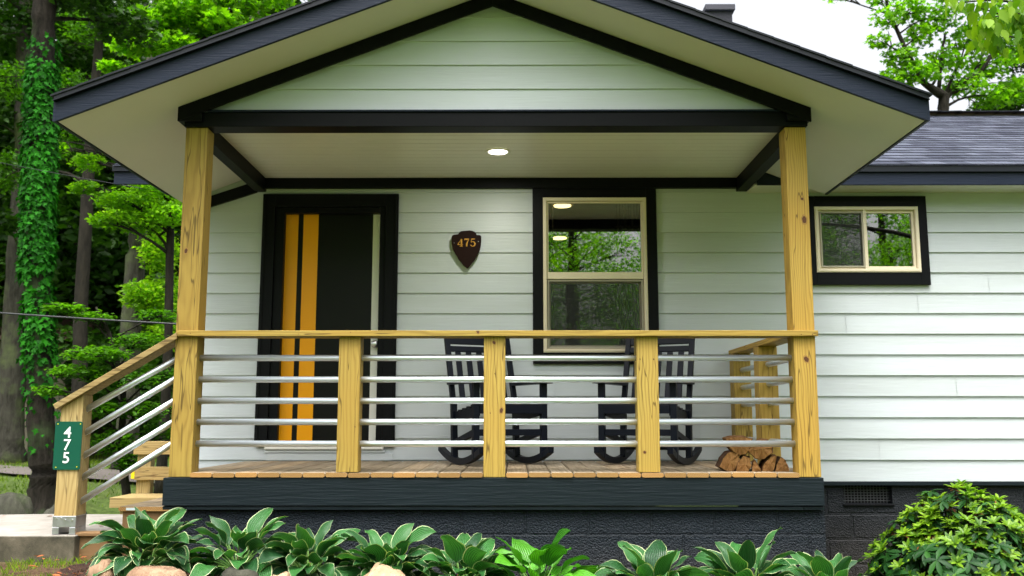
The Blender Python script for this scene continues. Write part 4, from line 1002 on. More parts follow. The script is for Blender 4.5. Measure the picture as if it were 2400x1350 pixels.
it = tree('ivy_tree', 'leaning tree with its trunk wrapped in bright green ivy', bi, ipath, irs,
     [C(190, -30, 5.0, 110, .7, 1200), C(20, -60, 5.2, 110, .6, 1000), C(290, 60, 5.8, 90, .5, 800), C(180, 250, 6.5, 60, .8, 600), C(150, -400, 5, 260, .5, 1500)] + [((x_, y_, z_), (1.9, 1.9, .8), 2600) for x_, y_, z_ in ((-6.8, 2.8, 7.0),)], .10, LF_DEEP, BARK_R, seed=5)  # last clump is added overhead, out of view, to darken the woods below
# ivy sleeve
rg = np.random.default_rng(11); ps = []; nr = []
for seg in range(1, 6):
    A, Bv = Vector(ipath[seg]), Vector(ipath[seg + 1]); n = [500, 1300, 2100, 2300, 400][seg - 1]
    for k in range(n):
        f = random.random(); 
        if seg == 5 and f > .3: continue
        if seg == 1 and random.random() > .25 + .6 * f: continue
        p = A.lerp(Bv, f); a = random.uniform(0, 2 * PI); rr = irs[seg] + .012 + abs(random.gauss(0, .022)) + .035 * max(0, noise.noise(p * 3 + Vector((math.cos(a), math.sin(a), 0))))
        if seg <= 2 and noise.noise(p * 2.5 + Vector((math.cos(a) * .8, math.sin(a) * .8, 0))) < (-.02 if seg == 1 else -.15): continue
        ps.append((p.x + math.cos(a) * rr - bi[0], p.y + math.sin(a) * rr - bi[1], p.z - bi[2])); nr.append((math.cos(a), math.sin(a), .3))
ps = np.array(ps); nr = np.array(nr) + rg.normal(size=(len(ps), 3)) * .35; nr /= np.linalg.norm(nr, axis=1)[:, None]
dn = np.tile(np.array([[0, 0, -1.0]]), (len(ps), 1)) + rg.normal(size=(len(ps), 3)) * .4; a = dn - nr * (dn * nr).sum(1)[:, None]; a /= np.linalg.norm(a, axis=1)[:, None]
bb = np.cross(nr, a); tv, tf = T_MAPLE; s = .065 * rg.uniform(.5, 1.4, len(ps))
V = ps[:, None, :] + s[:, None, None] * (tv[None, :, 0:1] * a[:, None, :] + tv[None, :, 1:2] * bb[:, None, :] + tv[None, :, 2:3] * nr[:, None, :])
o = bpy.data.objects.new('ivy', poly_mesh('ivy', V.reshape(-1, 3), (tf[None] + (np.arange(len(ps)) * len(tv))[:, None, None]).reshape(-1, 3), LF_IVY)); COL.objects.link(o); o.parent = it
b = (Xh(300, 1060, 9.5), 9.5, .2)
tree('broadleaf_tree', 'grey trunk with yellow green leaves just left of the porch post', b, [b, P3(305, 830, 9.5), P3(318, 600, 9.5), P3(338, 420, 9.5), P3(350, 200, 9.6), P3(380, -100, 9.8)], [.19, .17, .155, .13, .11, .06],
     [C(375, 590, 9.0, 55, 1, 1100), C(330, 690, 8.9, 50, .8, 800), C(390, 690, 9.1, 60, .9, 900), C(300, 500, 9.4, 60, .5, 900), C(360, 470, 8.8, 70, .45, 1100), C(390, 780, 9.1, 50, .9, 600)], .085, LF_YEL, BARK_G, seed=8)
b = (Xh(380, 1090, 6.5), 6.5, .0)
tree('broadleaf_tree', 'bright green tree with a layered crown under the left eave', b, [b, P3(395, 800, 6.5), P3(400, 500, 6.6), P3(385, 300, 6.6)], [.07, .06, .05, .03],
     [C(290, 470, 6.3, 75, .3, 1000), C(370, 440, 6.4, 80, .35, 1000), C(250, 515, 6.2, 45, .35, 500), C(330, 520, 6.5, 90, .3, 1100), C(400, 500, 6.4, 70, .5, 800), C(210, 380, 6.8, 45, .5, 500), C(130, 350, 7, 40, .6, 400), C(200, 440, 6.6, 40, .5, 400)], .065, LF_BRT, BARK_D, seed=12)
b = (Xh(310, 1160, 4.2), 4.2, gz_(Xh(310, 1160, 4.2), 4.2))
tree('understorey_tree', 'low tree with flat green sprays behind the stair railing', b, [b, P3(285, 1050, 4.2), P3(290, 900, 4.3), P3(255, 780, 4.4), P3(225, 720, 4.4)], [.05, .04, .032, .022, .012],
     [C(150, 722, 4.2, 55, .22, 420), C(215, 742, 4.3, 55, .22, 420), C(230, 830, 4.0, 85, .26, 800), C(330, 800, 4.4, 75, .3, 650), C(180, 870, 3.9, 70, .24, 520), C(280, 890, 4.1, 90, .24, 750),
      C(360, 880, 4.4, 60, .4, 500), C(120, 915, 4.2, 45, .3, 260), C(230, 960, 4.0, 80, .26, 560), C(330, 960, 4.2, 75, .35, 560), C(270, 1035, 4.1, 65, .5, 620), C(300, 1080, 4.1, 45, .5, 300), C(370, 740, 4.6, 55, .3, 420), C(380, 1010, 4.5, 50, .5, 380)],
     .058, LF_MID, BARK_D, tmpl=T_OVAL, up=.75, seed=21, branch_r=.012)
# upper-left trees over the roof
b = (Xh(470, 1000, 8.5), 8.5, .1)
tree('maple_tree', 'bright star-leaved tree rising above the left roof edge', b, [b, P3(470, 500, 8.5), P3(480, 100, 8.5), P3(500, -350, 8.6)], [.16, .13, .10, .05],
     [C(360, 50, 8.0, 80, .4, 600), C(430, 20, 8.0, 90, .4, 650), C(520, 60, 8.2, 90, .35, 600), C(400, 110, 8.0, 90, .35, 600), C(310, 105, 7.9, 60, .35, 330), C(470, 130, 8.2, 80, .4, 450), C(260, 155, 7.8, 40, .3, 160), C(560, 10, 8.4, 80, .4, 450), C(480, -60, 8.2, 130, .4, 700), C(640, -10, 8.6, 70, .4, 350), C(340, -50, 8, 110, .4, 500)],
     .105, LF_BRT, BARK_D, tmpl=T_MAPLE, seed=31)
b = (Xh(585, 1000, 15), 15, .2)
tree('tall_tree', 'pale grey trunk showing above the roof, left of the gable', b, [b, P3(592, 500, 15), P3(598, 0, 15), P3(604, -500, 15)], [.26, .22, .18, .1],
     [C(520, -60, 15, 120, .5, 700), C(680, -90, 15, 140, .5, 700), C(600, -300, 15, 220, .5, 900), C(470, 60, 16, 90, .6, 600)], .15, LF_MID, BARK_G, seed=33)
b = (Xh(185, 1050, 11), 11, .2)
tree('broadleaf_tree', 'dark leafy tree standing between the ivy trunk and the maple', b, [b, P3(190, 700, 11), P3(215, 300, 11), P3(250, -100, 11)], [.14, .12, .10, .06],
     [C(220, 60, 11, 90, .6, 900), C(300, 190, 11.5, 80, .6, 800), C(160, 200, 11, 60, .8, 700), C(200, 330, 11.5, 70, .6, 700), C(330, 280, 12, 80, .6, 700), C(30, 190, 12, 70, .8, 700), C(20, 400, 12, 50, 1.2, 600)], .095, LF_MID, BARK_D, seed=35)

# --- forest on the slope: three prototypes, copied
def proto(name, label, h, cr, lmat, seed, group, n=26, lc=300, ls=.24):
    rg = np.random.default_rng(seed); cl = []
    for k in range(n):
        f = k / n; a = k * 2.4; z = h * (.16 + .84 * f); r = cr * math.sin(min(1, .30 + .75 * (1 - f)) * PI / 2) * (.45 + .55 * rg.uniform())
        cl.append(((r * math.cos(a), r * math.sin(a), z), (cr * .38, cr * .38, cr * .26), lc))
    return tree(name, label, (0, 0, 0), [(0, 0, -.6), (.1, 0, h * .3), (-.1, .1, h * .6), (0, 0, h * .97)], [.26, .22, .15, .04], cl, ls, lmat, BARK_D, seed=seed, group=group, branch_r=.03)
G1 = 'trees of the dark wood on the slope'
pA = proto('forest_tree', 'dark green tree of the wood behind the house', 13, 3.2, LF_DEEP, 101, G1)
pB = proto('forest_tree', 'dark green tree of the wood behind the house', 10, 2.8, LF_DEEP, 102, G1)
pC = proto('forest_tree', 'mid green tree of the wood behind the house', 12, 3.0, LF_MID, 103, G1)
random.seed(99); spots = []
for px in range(-160, 760, 62):
    for Y in (17.5, 22, 28, 36):
        pxx = px + random.uniform(-25, 25); spots.append((Xh(pxx, 900, Y), Y + random.uniform(-1.5, 1.5)))
for x in range(-48, -17, 5):
    for y in (17, 23, 29, 35): spots.append((x + random.uniform(-2, 2), y + random.uniform(-2, 2)))
for i, (x, y) in enumerate(spots):
    src = [pA, pB, pC, pB][i % 4]
    if i < 3: o = [pA, pB, pC][i]; src = o
    else: o = copy_tree(src)
    s = random.uniform(.75, 1.15); o.scale = (s, s, s * random.uniform(.9, 1.1)); o.location = (x, y, gz_(x, y) - .1); o.rotation_euler = (0, 0, random.uniform(0, 6.28))
# understorey shrubs that close the wood
def bush(name, label, loc, r, n, ls, lmat, seed, group=None, cat='shrub', tmpl=T_SIMPLE):
    rg = np.random.default_rng(seed); random.seed(seed); t = thing(name, label, cat, loc, 0, group); m = MB(); al = []
    for k in range(9):
        a = k * 2.4; c = Vector((math.cos(a) * r * .5 * random.random() ** .5, math.sin(a) * r * .5, r * (.35 + .6 * random.random()))); limb(m, (0, 0, 0), c, .03, .008)
        al.append(clump(c, (r * .5, r * .5, r * .38), n // 9, rg))
    m.build('stem', BARK_D, t); V, Fc = leaves(np.concatenate(al), ls, tmpl, .45, rg=rg)
    o = bpy.data.objects.new('foliage', poly_mesh('foliage', V, Fc, lmat)); COL.objects.link(o); o.parent = t; return t
sb = bush('forest_shrub', 'dark undergrowth shrub at the foot of the wood', (0, 0, 0), 1.5, 3600, .15, LF_DEEP, 55, 'undergrowth shrubs in the wood')
k = 0
for px in range(-120, 720, 55):
    for Y in (14.8, 19.5):
        x = Xh(px + random.uniform(-20, 20), 950, Y); y = Y + random.uniform(-.8, .8)
        if x < -8.2 and Y < 16: continue
        o = sb if k == 0 else copy_tree(sb); k += 1
        s = random.uniform(.8, 1.7); o.scale = (s, s, s * 1.2); o.location = (x, y, gz_(x, y) - .1); o.rotation_euler = (0, 0, random.uniform(0, 6))

# --- right side trees
b = (Xh(2215, 800, 10.5), 10.5, .1)
rt_ = tree('maple_tree', 'loose-crowned green tree against the white sky behind the right roof', b, [b, P3(2212, 400, 10.5), P3(2212, 225, 10.5), P3(2165, 195, 10.4), P3(2120, 110, 10.3), P3(2080, 20, 10.3), P3(2060, -150, 10.3)], [.15, .12, .10, .05, .04, .03, .015],
     [C(2075, 40, 10.2, 42, .8, 150), C(2130, 20, 10.3, 50, .7, 240), C(2060, 95, 10.2, 32, .7, 90), C(2110, 130, 10.3, 50, .6, 240), C(2160, 80, 10.4, 45, .8, 200), C(2150, 170, 10.3, 60, .55, 330), C(2090, 180, 10.3, 40, .6, 120), C(2215, 140, 10.5, 55, .6, 260), C(2200, 40, 10.5, 60, .7, 300),
      C(2270, 90, 10.6, 60, .7, 330), C(2260, 200, 10.6, 60, .6, 300), C(2320, 150, 10.8, 65, .7, 360), C(2330, 60, 10.8, 60, .8, 300), C(2380, 110, 11, 60, .7, 300), C(2330, 225, 10.8, 60, .5, 300), C(2390, 210, 11, 60, .6, 300), C(2250, -40, 10.5, 110, .5, 500), C(2110, -60, 10.4, 90, .5, 300), C(2380, -20, 11, 90, .7, 400), C(2060, -10, 10.2, 40, .5, 100), C(1960, -8, 10.2, 32, .3, 60)],
     .10, LF_BRT, BARK_D, tmpl=T_MAPLE, seed=41, branch_r=.03)
m = MB(); B = Vector(b)
for a, e in (((2212, 240), (2300, 168)), ((2200, 210), (2215, 80)), ((2300, 168), (2360, 60))): limb(m, Vector(P3(*a, 10.5)) - B, Vector(P3(*e, 10.6)) - B, .04, .02, .06)
m.build('limb', BARK_D, rt_, smooth=True)
b = (Xh(2420, 800, 13), 13, .1)
tree('broadleaf_tree', 'dark green tree at the right edge behind the roof', b, [b, P3(2420, 300, 13), P3(2425, -100, 13)], [.2, .16, .08],
     [C(2390, 215, 12.5, 60, .7, 1100), C(2350, 245, 12.6, 55, .5, 800), C(2400, 130, 12.8, 60, .8, 700), C(2450, 30, 13, 110, .9, 1300), C(2310, 250, 12.8, 45, .4, 350)], .10, LF_DEEP, BARK_D, seed=43)
# near tree whose branch hangs into the top right corner
b = (4.3, .2, gz_(4.3, .2) - .05); rg = np.random.default_rng(77)
nt_ = thing('hanging_branch_tree', 'near tree with big pale hanging leaves in the top right corner', 'tree', b)
m = MB(); random.seed(5); Bv = Vector(b)
m.tube([Vector(p) - Bv for p in ((4.3, .2, 0), (4.32, .2, 1.6), (4.4, .25, 3.0), (4.3, .2, 4.4))], [.13, .10, .085, .05], 12)
tips = []
for (a, e) in (((2500, 120), (2335, 82)), ((2500, 90), (2300, 20)), ((2480, 30), (2235, 8)), ((2335, 85), (2290, 60)), ((2420, 40), (2330, 40)), ((2450, 60), (2380, 30)), ((2480, -40), (2260, -35))):
    A, E = Vector(P3(*a, -.8)) - Bv, Vector(P3(*e, -.9)) - Bv; pts = limb(m, A, E, .010, .003, .05, 8, 6)
    for p in pts[1:]:
        for q in range(5): tips.append(tuple(p + Vector((random.uniform(-.05, .05), random.uniform(-.12, .12), random.uniform(-.015, .015)))))
limb(m, Vector((4.35, .2, 2.9)) - Bv, Vector(P3(2500, 100, -.8)) - Bv, .028, .012, .05)
m.build('trunk', BARK_D, nt_, smooth=True)
tp = np.array(tips); nn = len(tp); dirs = np.stack([rg.normal(size=nn) * .35, rg.normal(size=nn) * .35, np.full(nn, -1.0)], 1); dirs /= np.linalg.norm(dirs, axis=1)[:, None]
nrm = np.stack([rg.normal(size=nn) * .6, -np.ones(nn), rg.normal(size=nn) * .2], 1); nrm -= dirs * (nrm * dirs).sum(1)[:, None]; nrm /= np.linalg.norm(nrm, axis=1)[:, None]; bb = np.cross(nrm, dirs)
tv = np.array([[0, 0, 0], [.2, .22, .05], [.5, .27, .06], [.8, .12, .03], [1.05, 0, 0], [.8, -.12, .03], [.5, -.27, .06], [.2, -.22, .05], [.5, 0, 0]]); tf = np.array([[8, i, (i + 1) % 8] for i in range(8)])
s = .085 * rg.uniform(.7, 1.15, nn); V = tp[:, None, :] + s[:, None, None] * (tv[None, :, 0:1] * dirs[:, None, :] + tv[None, :, 1:2] * bb[:, None, :] + tv[None, :, 2:3] * nrm[:, None, :])
o = bpy.data.objects.new('crown', poly_mesh('crown', V.reshape(-1, 3), (tf[None] + (np.arange(nn) * 9)[:, None, None]).reshape(-1, 3), LF_SUN)); COL.objects.link(o); o.parent = nt_

# --- trees across the road behind the viewer, mirrored in the panes
qB = proto('roadside_tree', 'green tree across the road mirrored in the window glass', 9, 2.9, LF_BRT, 104, 'trees mirrored in the windows', 22, 620, .12)
random.seed(4)
k = 0
for row, (yy, sc0) in enumerate(((-26, 1.05), (-32, 1.35))):
    for x in range(-30, 31, 4):
        o = qB if k == 0 else copy_tree(qB); k += 1
        y = yy + random.uniform(-1.5, 1.5); s = sc0 * random.uniform(.85, 1.15); xx = x + random.uniform(-1.5, 1.5)
        o.scale = (s, s, s); o.location = (xx, y, gz_(xx, y) - .1); o.rotation_euler = (0, 0, random.uniform(0, 6))

# ================================================================== HOSTAS
def hosta(px, base_y, Y, spread, height, nl, label, bright=False, seed=0, group='hostas along the porch foundation'):
    random.seed(seed); x0, z0 = U(px, base_y, Y); z0 = gz_(x0, Y) + .03
    t = thing('hosta', label, 'plant', (x0, Y, z0), random.uniform(0, 6), None if bright else group)
    V, Fs, Mi, UV = [], [], [], []; NU, NV = 10, 6 if bright else 8
    if bright: vv = [-1, -.7, -.35, 0, .35, .7, 1]
    else: vv = [-1, -.935, -.55, -.25, 0, .25, .55, .935, 1]
    sm_ = MB()
    for k in range(nl):
        az = k * 2.39996 + random.uniform(-.3, .3); f = (k + .5) / nl           # inner upright -> outer low
        elev = math.radians(82 - 75 * f ** .8 + random.uniform(-8, 8)); reach = spread * (.22 + .55 * f) * random.uniform(.75, 1.15)
        plen = (height * (.60 - .34 * f)) * random.uniform(.8, 1.1)
        L0 = (.19 if not bright else .22) * random.uniform(.78, 1.2) * (spread / .36) ** .5; W0 = L0 * (.285 if not bright else .38) * random.uniform(.85, 1.2)
        d = Vector((math.cos(az), math.sin(az), 0)); sd = Vector((-math.sin(az), math.cos(az), 0)); up = Vector((0, 0, 1))
        p = Vector((0, 0, 0)) + d * .02; e = max(elev, math.radians(38)); st = [p.copy()]
        for s in range(6): p = p + (d * math.cos(e) + up * math.sin(e)) * plen / 6; e -= .05 + .10 * f; st.append(p.copy())
        sm_.tube(st, [.006, .0055, .005, .005, .0045, .004, .004], 5)
        # blade
        curl = random.uniform(1.3, 2.4) * (.45 + .9 * f); tw = random.uniform(-.9, .9); ph = random.uniform(0, 6); fold = random.uniform(.10, .42); wav = random.uniform(.004, .010)
        base_i = len(V); ee = e + .15
        for i in range(NU + 1):
            u = i / NU; w = W0 * (math.sin(PI * min(1, u ** .72)) ** .75 if 0 < u < 1 else .03) * (1 - .15 * u)
            if i: p = p + (d * math.cos(ee) + up * math.sin(ee)) * L0 / NU; ee -= curl / NU
            nrm = (-d * math.sin(ee) + up * math.cos(ee)); s2 = (sd * math.cos(tw * u) + nrm * math.sin(tw * u)); n2 = nrm * math.cos(tw * u) - sd * math.sin(tw * u)
            for v in vv:
                q = p + s2 * w * v * (1 - .12 * fold) + n2 * (abs(v) ** 1.3 * w * fold + wav * math.sin(u * 11 + ph + (2 if v > 0 else 0)) * abs(v) ** 2)
                V.append(tuple(q)); UV.append((u, v * .5 + .5))
        nv = len(vv)
        for i in range(NU):
            for j in range(nv - 1):
                Fs.append((base_i + i * nv + j, base_i + (i + 1) * nv + j, base_i + (i + 1) * nv + j + 1, base_i + i * nv + j + 1))
                edge = (not bright) and (j == 0 or j == nv - 2); Mi.append(1 if edge else 0)
    me = bpy.data.meshes.new('leaves'); me.from_pydata(V, [], Fs); me.materials.append(HOSTAB if bright else HOSTA); me.materials.append(HMARG)
    me.polygons.foreach_set('material_index', Mi); me.polygons.foreach_set('use_smooth', [True] * len(Fs))
    uvl = me.uv_layers.new(name='UVMap'); li = np.zeros(len(me.loops), dtype=np.int32); me.loops.foreach_get('vertex_index', li); uvl.data.foreach_set('uv', np.array(UV)[li].ravel())
    o = bpy.data.objects.new('leaves', me); COL.objects.link(o); o.parent = t; me.update()
    sm_.build('stalks', STALK, t, smooth=True); return t
HS = [(345, -.55, .36, .36, 44, 'largest white-edged hosta, at the left end beside the steps'), (560, -.50, .33, .37, 26, 'sparse white-edged hosta, second from the left, with upright leaves'),
      (722, -.50, .31, .33, 38, 'dense white-edged hosta in front of the left railing post'), (905, -.50, .31, .36, 38, 'white-edged hosta right behind the pale edging stone'),
      (1085, -.52, .31, .36, 36, 'white-edged hosta touching the plain bright green one on its left'), (1528, -.55, .44, .35, 34, 'white-edged hosta alone in front of the block wall, right of centre'),
      (1748, -.50, .42, .37, 34, 'white-edged hosta below the firewood pile'), (1945, -.50, .36, .36, 30, 'white-edged hosta at the corner under the right porch post'),
      (2225, -.95, .24, .22, 16, 'small white-edged hosta in front of the round shrub'), (2385, -.95, .24, .22, 16, 'small white-edged hosta at the bottom right corner')]
for i, (px, Y, sp2, hh_, n, lab) in enumerate(HS): hosta(px, 1340, Y, sp2 * 1.28, hh_ * .88, int(n * 2.5), lab, False, 200 + i)
hosta(1262, 1340, -.45, .38, .36, 52, 'plain bright green hosta without white edges, in the middle of the bed', True, 300)

# ================================================================== RHODODENDRON
random.seed(17); rg = np.random.default_rng(17)
bx_, by_ = Xh(2272, 1250, .25), .25; bz_ = gz_(bx_, by_)
rh = thing('rhododendron', 'round glossy shrub with light green leaf tips at the right corner', 'shrub', (bx_, by_, bz_))
R = .58; Hh = (Zh(1140, .25, 2240) - bz_) * .97
sv, sf, dv, df, bv, bf = [], [], [], [], [], []; m = MB()
def lathe_leaf(p, d, nrm, ln, w, V, Fc):
    d = d.normalized(); s = d.cross(nrm).normalized(); n2 = s.cross(d); k = len(V)
    prof = [(0, .12), (.2, .55), (.5, 1), (.8, .75), (1, 0.05)]
    for u, ww in prof:
        q = p + d * ln * u - n2 * ln * .22 * u * u
        V += [tuple(q - s * w * ww + n2 * w * .35 * ww), tuple(q), tuple(q + s * w * ww + n2 * w * .35 * ww)]
    for i in range(4):
        for j in range(2): Fc.append((k + i * 3 + j, k + i * 3 + j + 1, k + i * 3 + j + 4, k + i * 3 + j + 3))
for k in range(470):
    a = random.uniform(0, 2 * PI); ph = math.acos(random.uniform(-.15, 1)); lump = 1 + .26 * noise.noise(Vector((math.cos(a) * 1.6, math.sin(a) * 1.6, ph * 1.7)))
    rr = (.86 + .16 * random.random()) * lump
    dvec = Vector((math.sin(ph) * math.cos(a), math.sin(ph) * math.sin(a), math.cos(ph)))
    p = Vector((dvec.x * R * rr, dvec.y * R * rr * .85, Hh * .46 + dvec.z * Hh * .52 * rr))
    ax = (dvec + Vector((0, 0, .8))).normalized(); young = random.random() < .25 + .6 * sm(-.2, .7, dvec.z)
    m.tube([p - ax * .16 - dvec * .05, p - ax * .06, p], [.005, .004, .003], 5)
    t1 = ax.orthogonal().normalized(); t2 = ax.cross(t1); nl = random.randint(7, 10)
    for j in range(nl):
        b2 = j * 2 * PI / nl + random.uniform(-.25, .25); e = random.uniform(.35, .9) if young else random.uniform(-.25, .3)
        d = (t1 * math.cos(b2) + t2 * math.sin(b2)) * math.cos(e) + ax * math.sin(e)
        lathe_leaf(p, d, ax, random.uniform(.045, .075) if young else random.uniform(.07, .11), .0105 if young else .017, sv if young else dv, sf if young else df)
    if young and random.random() < .7:
        for j in range(4): b2 = random.uniform(0, 6.28); d = (t1 * math.cos(b2) + t2 * math.sin(b2)) * .98 - ax * .2; lathe_leaf(p - ax * .03, d, ax, .1, .018, dv, df)
    if random.random() < .14:
        for j in range(9): lathe_leaf(p - ax * .01, Vector((random.uniform(-1, 1), random.uniform(-1, 1), random.uniform(-.7, .7))), ax, .04, .005, bv, bf)
for k in range(150):
    a = random.uniform(0, 6.28); r_ = random.random() ** .5 * .8; p = Vector((math.cos(a) * R * r_, math.sin(a) * R * r_ * .8, random.uniform(.15, .7) * Hh))
    for j in range(8): b2 = j * .8; lathe_leaf(p, Vector((math.cos(b2), math.sin(b2), random.uniform(-.4, .4))), Vector((0, 0, 1)), .10, .019, dv, df)
for k in range(14):
    a = k * 2.4; e = Vector((math.cos(a) * R * .7, math.sin(a) * R * .6, Hh * random.uniform(.5, .85))); limb(m, (random.uniform(-.05, .05), random.uniform(-.05, .05), 0), e, .016, .005, .12)
m.build('stem', BARK_D, rh)
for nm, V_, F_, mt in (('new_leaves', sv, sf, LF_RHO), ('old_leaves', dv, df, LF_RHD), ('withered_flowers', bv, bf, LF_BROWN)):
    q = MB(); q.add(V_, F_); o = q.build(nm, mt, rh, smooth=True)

# ================================================================== STONES
def stone(px0, px1, pyt, Y, mat, label, seed, group='stones edging the bed', deep=.8, name='edging_stone', cat='stone'):
    random.seed(seed); x0 = Xh(px0, pyt + 20, Y); x1 = Xh(px1, pyt + 20, Y); zt_ = Zh(pyt, Y, (px0 + px1) / 2); cx_ = (x0 + x1) / 2; g_ = gz_(cx_, Y) - .05
    rx, rz = (x1 - x0) / 2, max(.04, (zt_ - g_)); m = MB(); nu, nv = 20, 12; vs = []
    for j in range(nv + 1):
        ph = PI / 2 * (1 - 2 * j / nv)
        for i in range(nu):
            a = 2 * PI * i / nu; d = Vector((math.cos(ph) * math.cos(a), math.cos(ph) * math.sin(a), math.sin(ph)))
            k = 1 + .22 * noise.noise(d * 1.4 + Vector((seed * 3.1, 0, 0))) + .07 * noise.noise(d * 4 + Vector((seed, 0, 0)))
            q = Vector([math.copysign(abs(c) ** .75, c) for c in d]); vs.append((q.x * rx * k, q.y * rx * deep * k, q.z * rz * k))
    m.add(vs, [(j * nu + i, (j + 1) * nu + i, (j + 1) * nu + (i + 1) % nu, j * nu + (i + 1) % nu) for j in range(nv) for i in range(nu)])
    o = m.build(name, mat, smooth=True, loc=(cx_, Y, g_)); tag(o, label, cat, group)
stone(205, 272, 1315, -.80, STONE, 'reddish edging stone half hidden at the left end of the bed', 1)
stone(292, 450, 1328, -.86, STONE, 'long reddish brown edging stone under the largest hosta', 2)
stone(512, 616, 1326, -.80, STONEG, 'dark olive edging stone under the sparse hosta', 3)
stone(630, 690, 1343, -.86, STONEL, 'small pale edging stone barely showing at the bottom edge', 4)
stone(834, 962, 1329, -.86, STONEL, 'large pale tan edging stone left of centre', 5)
stone(95, 205, 1180, 2.2, STONEG, 'big grey mossy boulder behind the sign post', 6, None, 1.0, 'boulder', 'boulder')
stone(6, 30, 1192, 3.6, STONEG, 'small grey rock on the lawn at the far left', 7, None, 1.0, 'rock', 'rock')
stone(-60, 78, 1150, 3.3, STONEG, 'long low mossy rock bordering the lawn at the left', 8, None, .5, 'rock', 'rock')

# ================================================================== BENCH, CABLES, NEIGHBOUR
BY = 2.2; bn = thing('wooden_bench', 'plain pine bench behind the steps left of the porch', 'bench', (-2.9, BY, gz_(-2.9, BY)))
bx0, bz0 = -2.9, gz_(-2.9, BY)
def BB(l, t, r, b, y0, y1, nm, mat=W2X, par=bn):
    x0, z1 = U(l, t, BY); x1, z0 = U(r, b, BY); return MB().box(x0 - bx0, x1 - bx0, y0, y1, z0 - bz0, z1 - bz0).build(nm, mat, par, .003)
BB(316, 1034, 470, 1065, -.02, .018, 'back_board'); BB(318, 1094, 470, 1125, -.02, .018, 'back_board')
BB(322, 1040, 344, 1230, .02, .11, 'back_post', W2Z); BB(440, 1040, 462, 1230, .02, .11, 'back_post', W2Z)
BB(306, 1157, 470, 1180, -.42, -.38, 'seat_board'); x0, z1 = U(306, 1157, BY); MB().box(x0 - bx0, Xh(470, 1157, BY) - bx0, -.378, .015, z1 - bz0 - .03, z1 - bz0).build('seat', W2X, bn, .003)
BB(322, 1185, 344, 1240, -.36, -.30, 'front_leg', W2Z)
BB(310, 1102, 317, 1122, -.025, .0, 'tag', YELTAG)
def cable(a, b, r, sag, label):
    a, b = Vector(a), Vector(b); m = MB(); P = [a.lerp(b, k / 24) - Vector((0, 0, sag * 4 * (k / 24) * (1 - k / 24))) for k in range(25)]
    m.tube(P, r, 8); tag(m.build('utility_cable', RUBBER, smooth=True), label, 'cable')
cable(P3(-900, 655, 3.2), (wallL - .02, 4.2, P3(420, 770, 4.2)[2]), .010, .05, 'black cable sagging across the trees towards the house wall')
cable(P3(-900, 140, 7.0), (mlx - .0, FY + .6, fzt + .02), .0025, .15, 'thin grey wire running from the left edge to the left roof corner')
nb = thing('neighbour_house', 'beige house with a brown metal roof behind the left trees', 'house', (Xh(60, 1040, 15), 15, .2)); B = Vector(nb.location)
nx0, nx1 = Xh(-420, 900, 15), Xh(152, 900, 15); nzt = Zh(800, 15, 100)
MB().box(nx0 - B.x, nx1 - B.x, 0, 6, -.4, nzt - .2).build('wall', NBWALL, nb)
m = MB(); v = [(nx0 - .4, -.5, nzt), (nx1 + .25, -.5, nzt), (nx1 + .25, 3, nzt + 1.3), (nx0 - .4, 3, nzt + 1.3), (nx1 + .25, 6.5, nzt), (nx0 - .4, 6.5, nzt)]
m.add([(a - B.x, b_y, c - .2) for a, b_y, c in v], [(0, 1, 2, 3), (3, 2, 4, 5), (1, 4, 2), (0, 3, 5)])
x = nx0 - .4
while x < nx1 + .2: m.bar((x - B.x, -.5, nzt - .18), (x - B.x, 3, nzt + 1.12), .03, .04); x += .4
m.build('roof', NBROOF, nb)
x0, z0 = U(38, 880, 15); x1, z1 = U(62, 815, 15); wq = MB().box(x0 - B.x, x1 - B.x, -.05, .01, z0 - .2, z1 - .2).build('window', NBWIN, nb)
MB().box(x0 - B.x - .06, x1 - B.x + .06, -.04, -.005, z0 - .28, z1 - .12).build('window_frame', NBROOF, wq)

# ================================================================== GRASS + MULCH
random.seed(8); V, Fc = [], []
def blade(x, y, z, h, w):
    a = random.uniform(0, 6.28); l = random.uniform(-.5, .5) * h; k = len(V); dx, dy = math.cos(a) * w, math.sin(a) * w
    V.extend([(x - dx, y - dy, z), (x + dx, y + dy, z), (x + l * .4 + dx * .5, y + dy * .5 + l * .2, z + h * .6), (x + l, y + l * .5, z + h)]); Fc.append((k, k + 1, k + 2)); Fc.append((k, k + 2, k + 3))
for _ in range(5200):
    x = random.uniform(-4.2, -2.25); y = random.uniform(-1.1, -.06)
    if noise.noise(Vector((x * 3, y * 3, 5))) < -.05 and x > -3.2: continue
    blade(x, y, gz_(x, y) - .005, random.uniform(.02, .055), .002)
for _ in range(9000):
    x = random.uniform(-6.5, -2.9); y = random.uniform(1.4, 6.5)
    if gz_(x, y) < .2: continue
    blade(x, y, gz_(x, y) - .005, random.uniform(.03, .07), .004)
for _ in range(15000):
    x = random.uniform(-16, -4); y = random.uniform(6, 19); blade(x, y, gz_(x, y) - .005, random.uniform(.04, .09), .008)
q = MB(); q.v = V; q.f = Fc; q.m = [0] * len(Fc); tag(q.build('grass', GRASSM), kind='stuff')
rg = np.random.default_rng(61); pl_ = []
for _ in range(420):
    x = random.uniform(-4.5, 3.5); y = random.uniform(-1.2, 1.2)
    if x > tx0 - .05 and y > -.03: continue
    z = (zt + .004) if (y > -.04 and x < xr) else gz_(x, y) + .045
    if (z == zt + .004) and random.random() < .7: continue
    pl_.append((x, y, z))
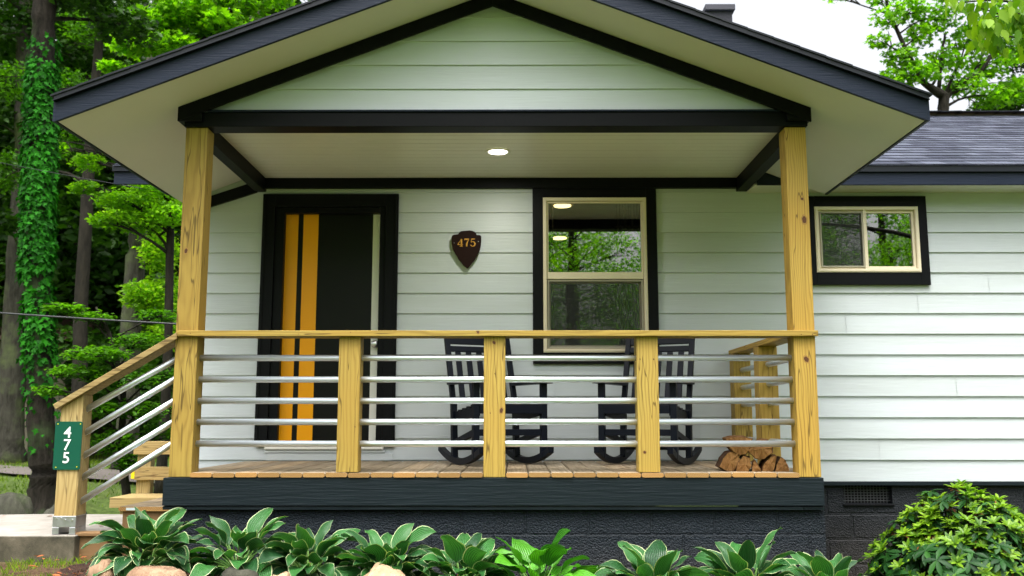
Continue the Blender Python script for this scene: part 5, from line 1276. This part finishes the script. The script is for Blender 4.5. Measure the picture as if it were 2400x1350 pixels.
Vl, Fl = leaves(np.array(pl_), .045, T_OVAL, .85, 0, rg=rg); o = bpy.data.objects.new('fallen_leaves', poly_mesh('fallen_leaves', Vl, Fl, LF_BROWN)); COL.objects.link(o); tag(o, kind='stuff')
V, Fc = [], []; q = MB()
for _ in range(2600):
    x = random.uniform(-2.5, 3.5); y = random.uniform(-.98, .0); z = gz_(x, y) + .04; a = random.uniform(0, 6.28); l = random.uniform(.01, .03)
    q.bar((x, y, z), (x + math.cos(a) * l, y + math.sin(a) * l, z + random.uniform(-.006, .012)), .008, .003)
tag(q.build('mulch', MULCH), kind='stuff')

# ================================================================== LIGHT
w = bpy.data.worlds.new('World'); S.world = w; w.use_nodes = True; nt = w.node_tree
sky = nt.nodes.new('ShaderNodeTexSky'); sky.sky_type = 'NISHITA'; sky.sun_disc = False
EL, AZ = math.radians(71), math.radians(190)
sky.sun_elevation = EL; sky.sun_rotation = AZ; sky.air_density = 1.0; sky.dust_density = 10.0; sky.ozone_density = 1.0
hs = nt.nodes.new('ShaderNodeHueSaturation'); hs.inputs['Saturation'].default_value = .22; hs.inputs['Value'].default_value = 1.1
nt.links.new(sky.outputs[0], hs.inputs['Color']); bg = nt.nodes['Background']; nt.links.new(hs.outputs[0], bg.inputs[0]); bg.inputs[1].default_value = .15
sd = bpy.data.lights.new('sun', 'SUN'); sd.energy = .5; sd.angle = math.radians(30); sd.color = (1, .97, .92)
so = bpy.data.objects.new('sun', sd); COL.objects.link(so)
dirv = Vector((math.sin(AZ) * math.cos(EL), math.cos(AZ) * math.cos(EL), math.sin(EL)))
so.rotation_euler = dirv.to_track_quat('Z', 'Y').to_euler(); so.location = (0, -10, 12)
S.view_settings.view_transform = 'Standard'; S.view_settings.look = 'None'; S.view_settings.exposure = 1.5; S.view_settings.gamma = 1
S.render.engine = 'CYCLES'; S.cycles.max_bounces = 8; S.cycles.transparent_max_bounces = 12; S.cycles.caustics_reflective = False; S.cycles.caustics_refractive = False
for o in bpy.data.objects:      # parts carry no category
    if o.parent and 'category' in o: del o['category']
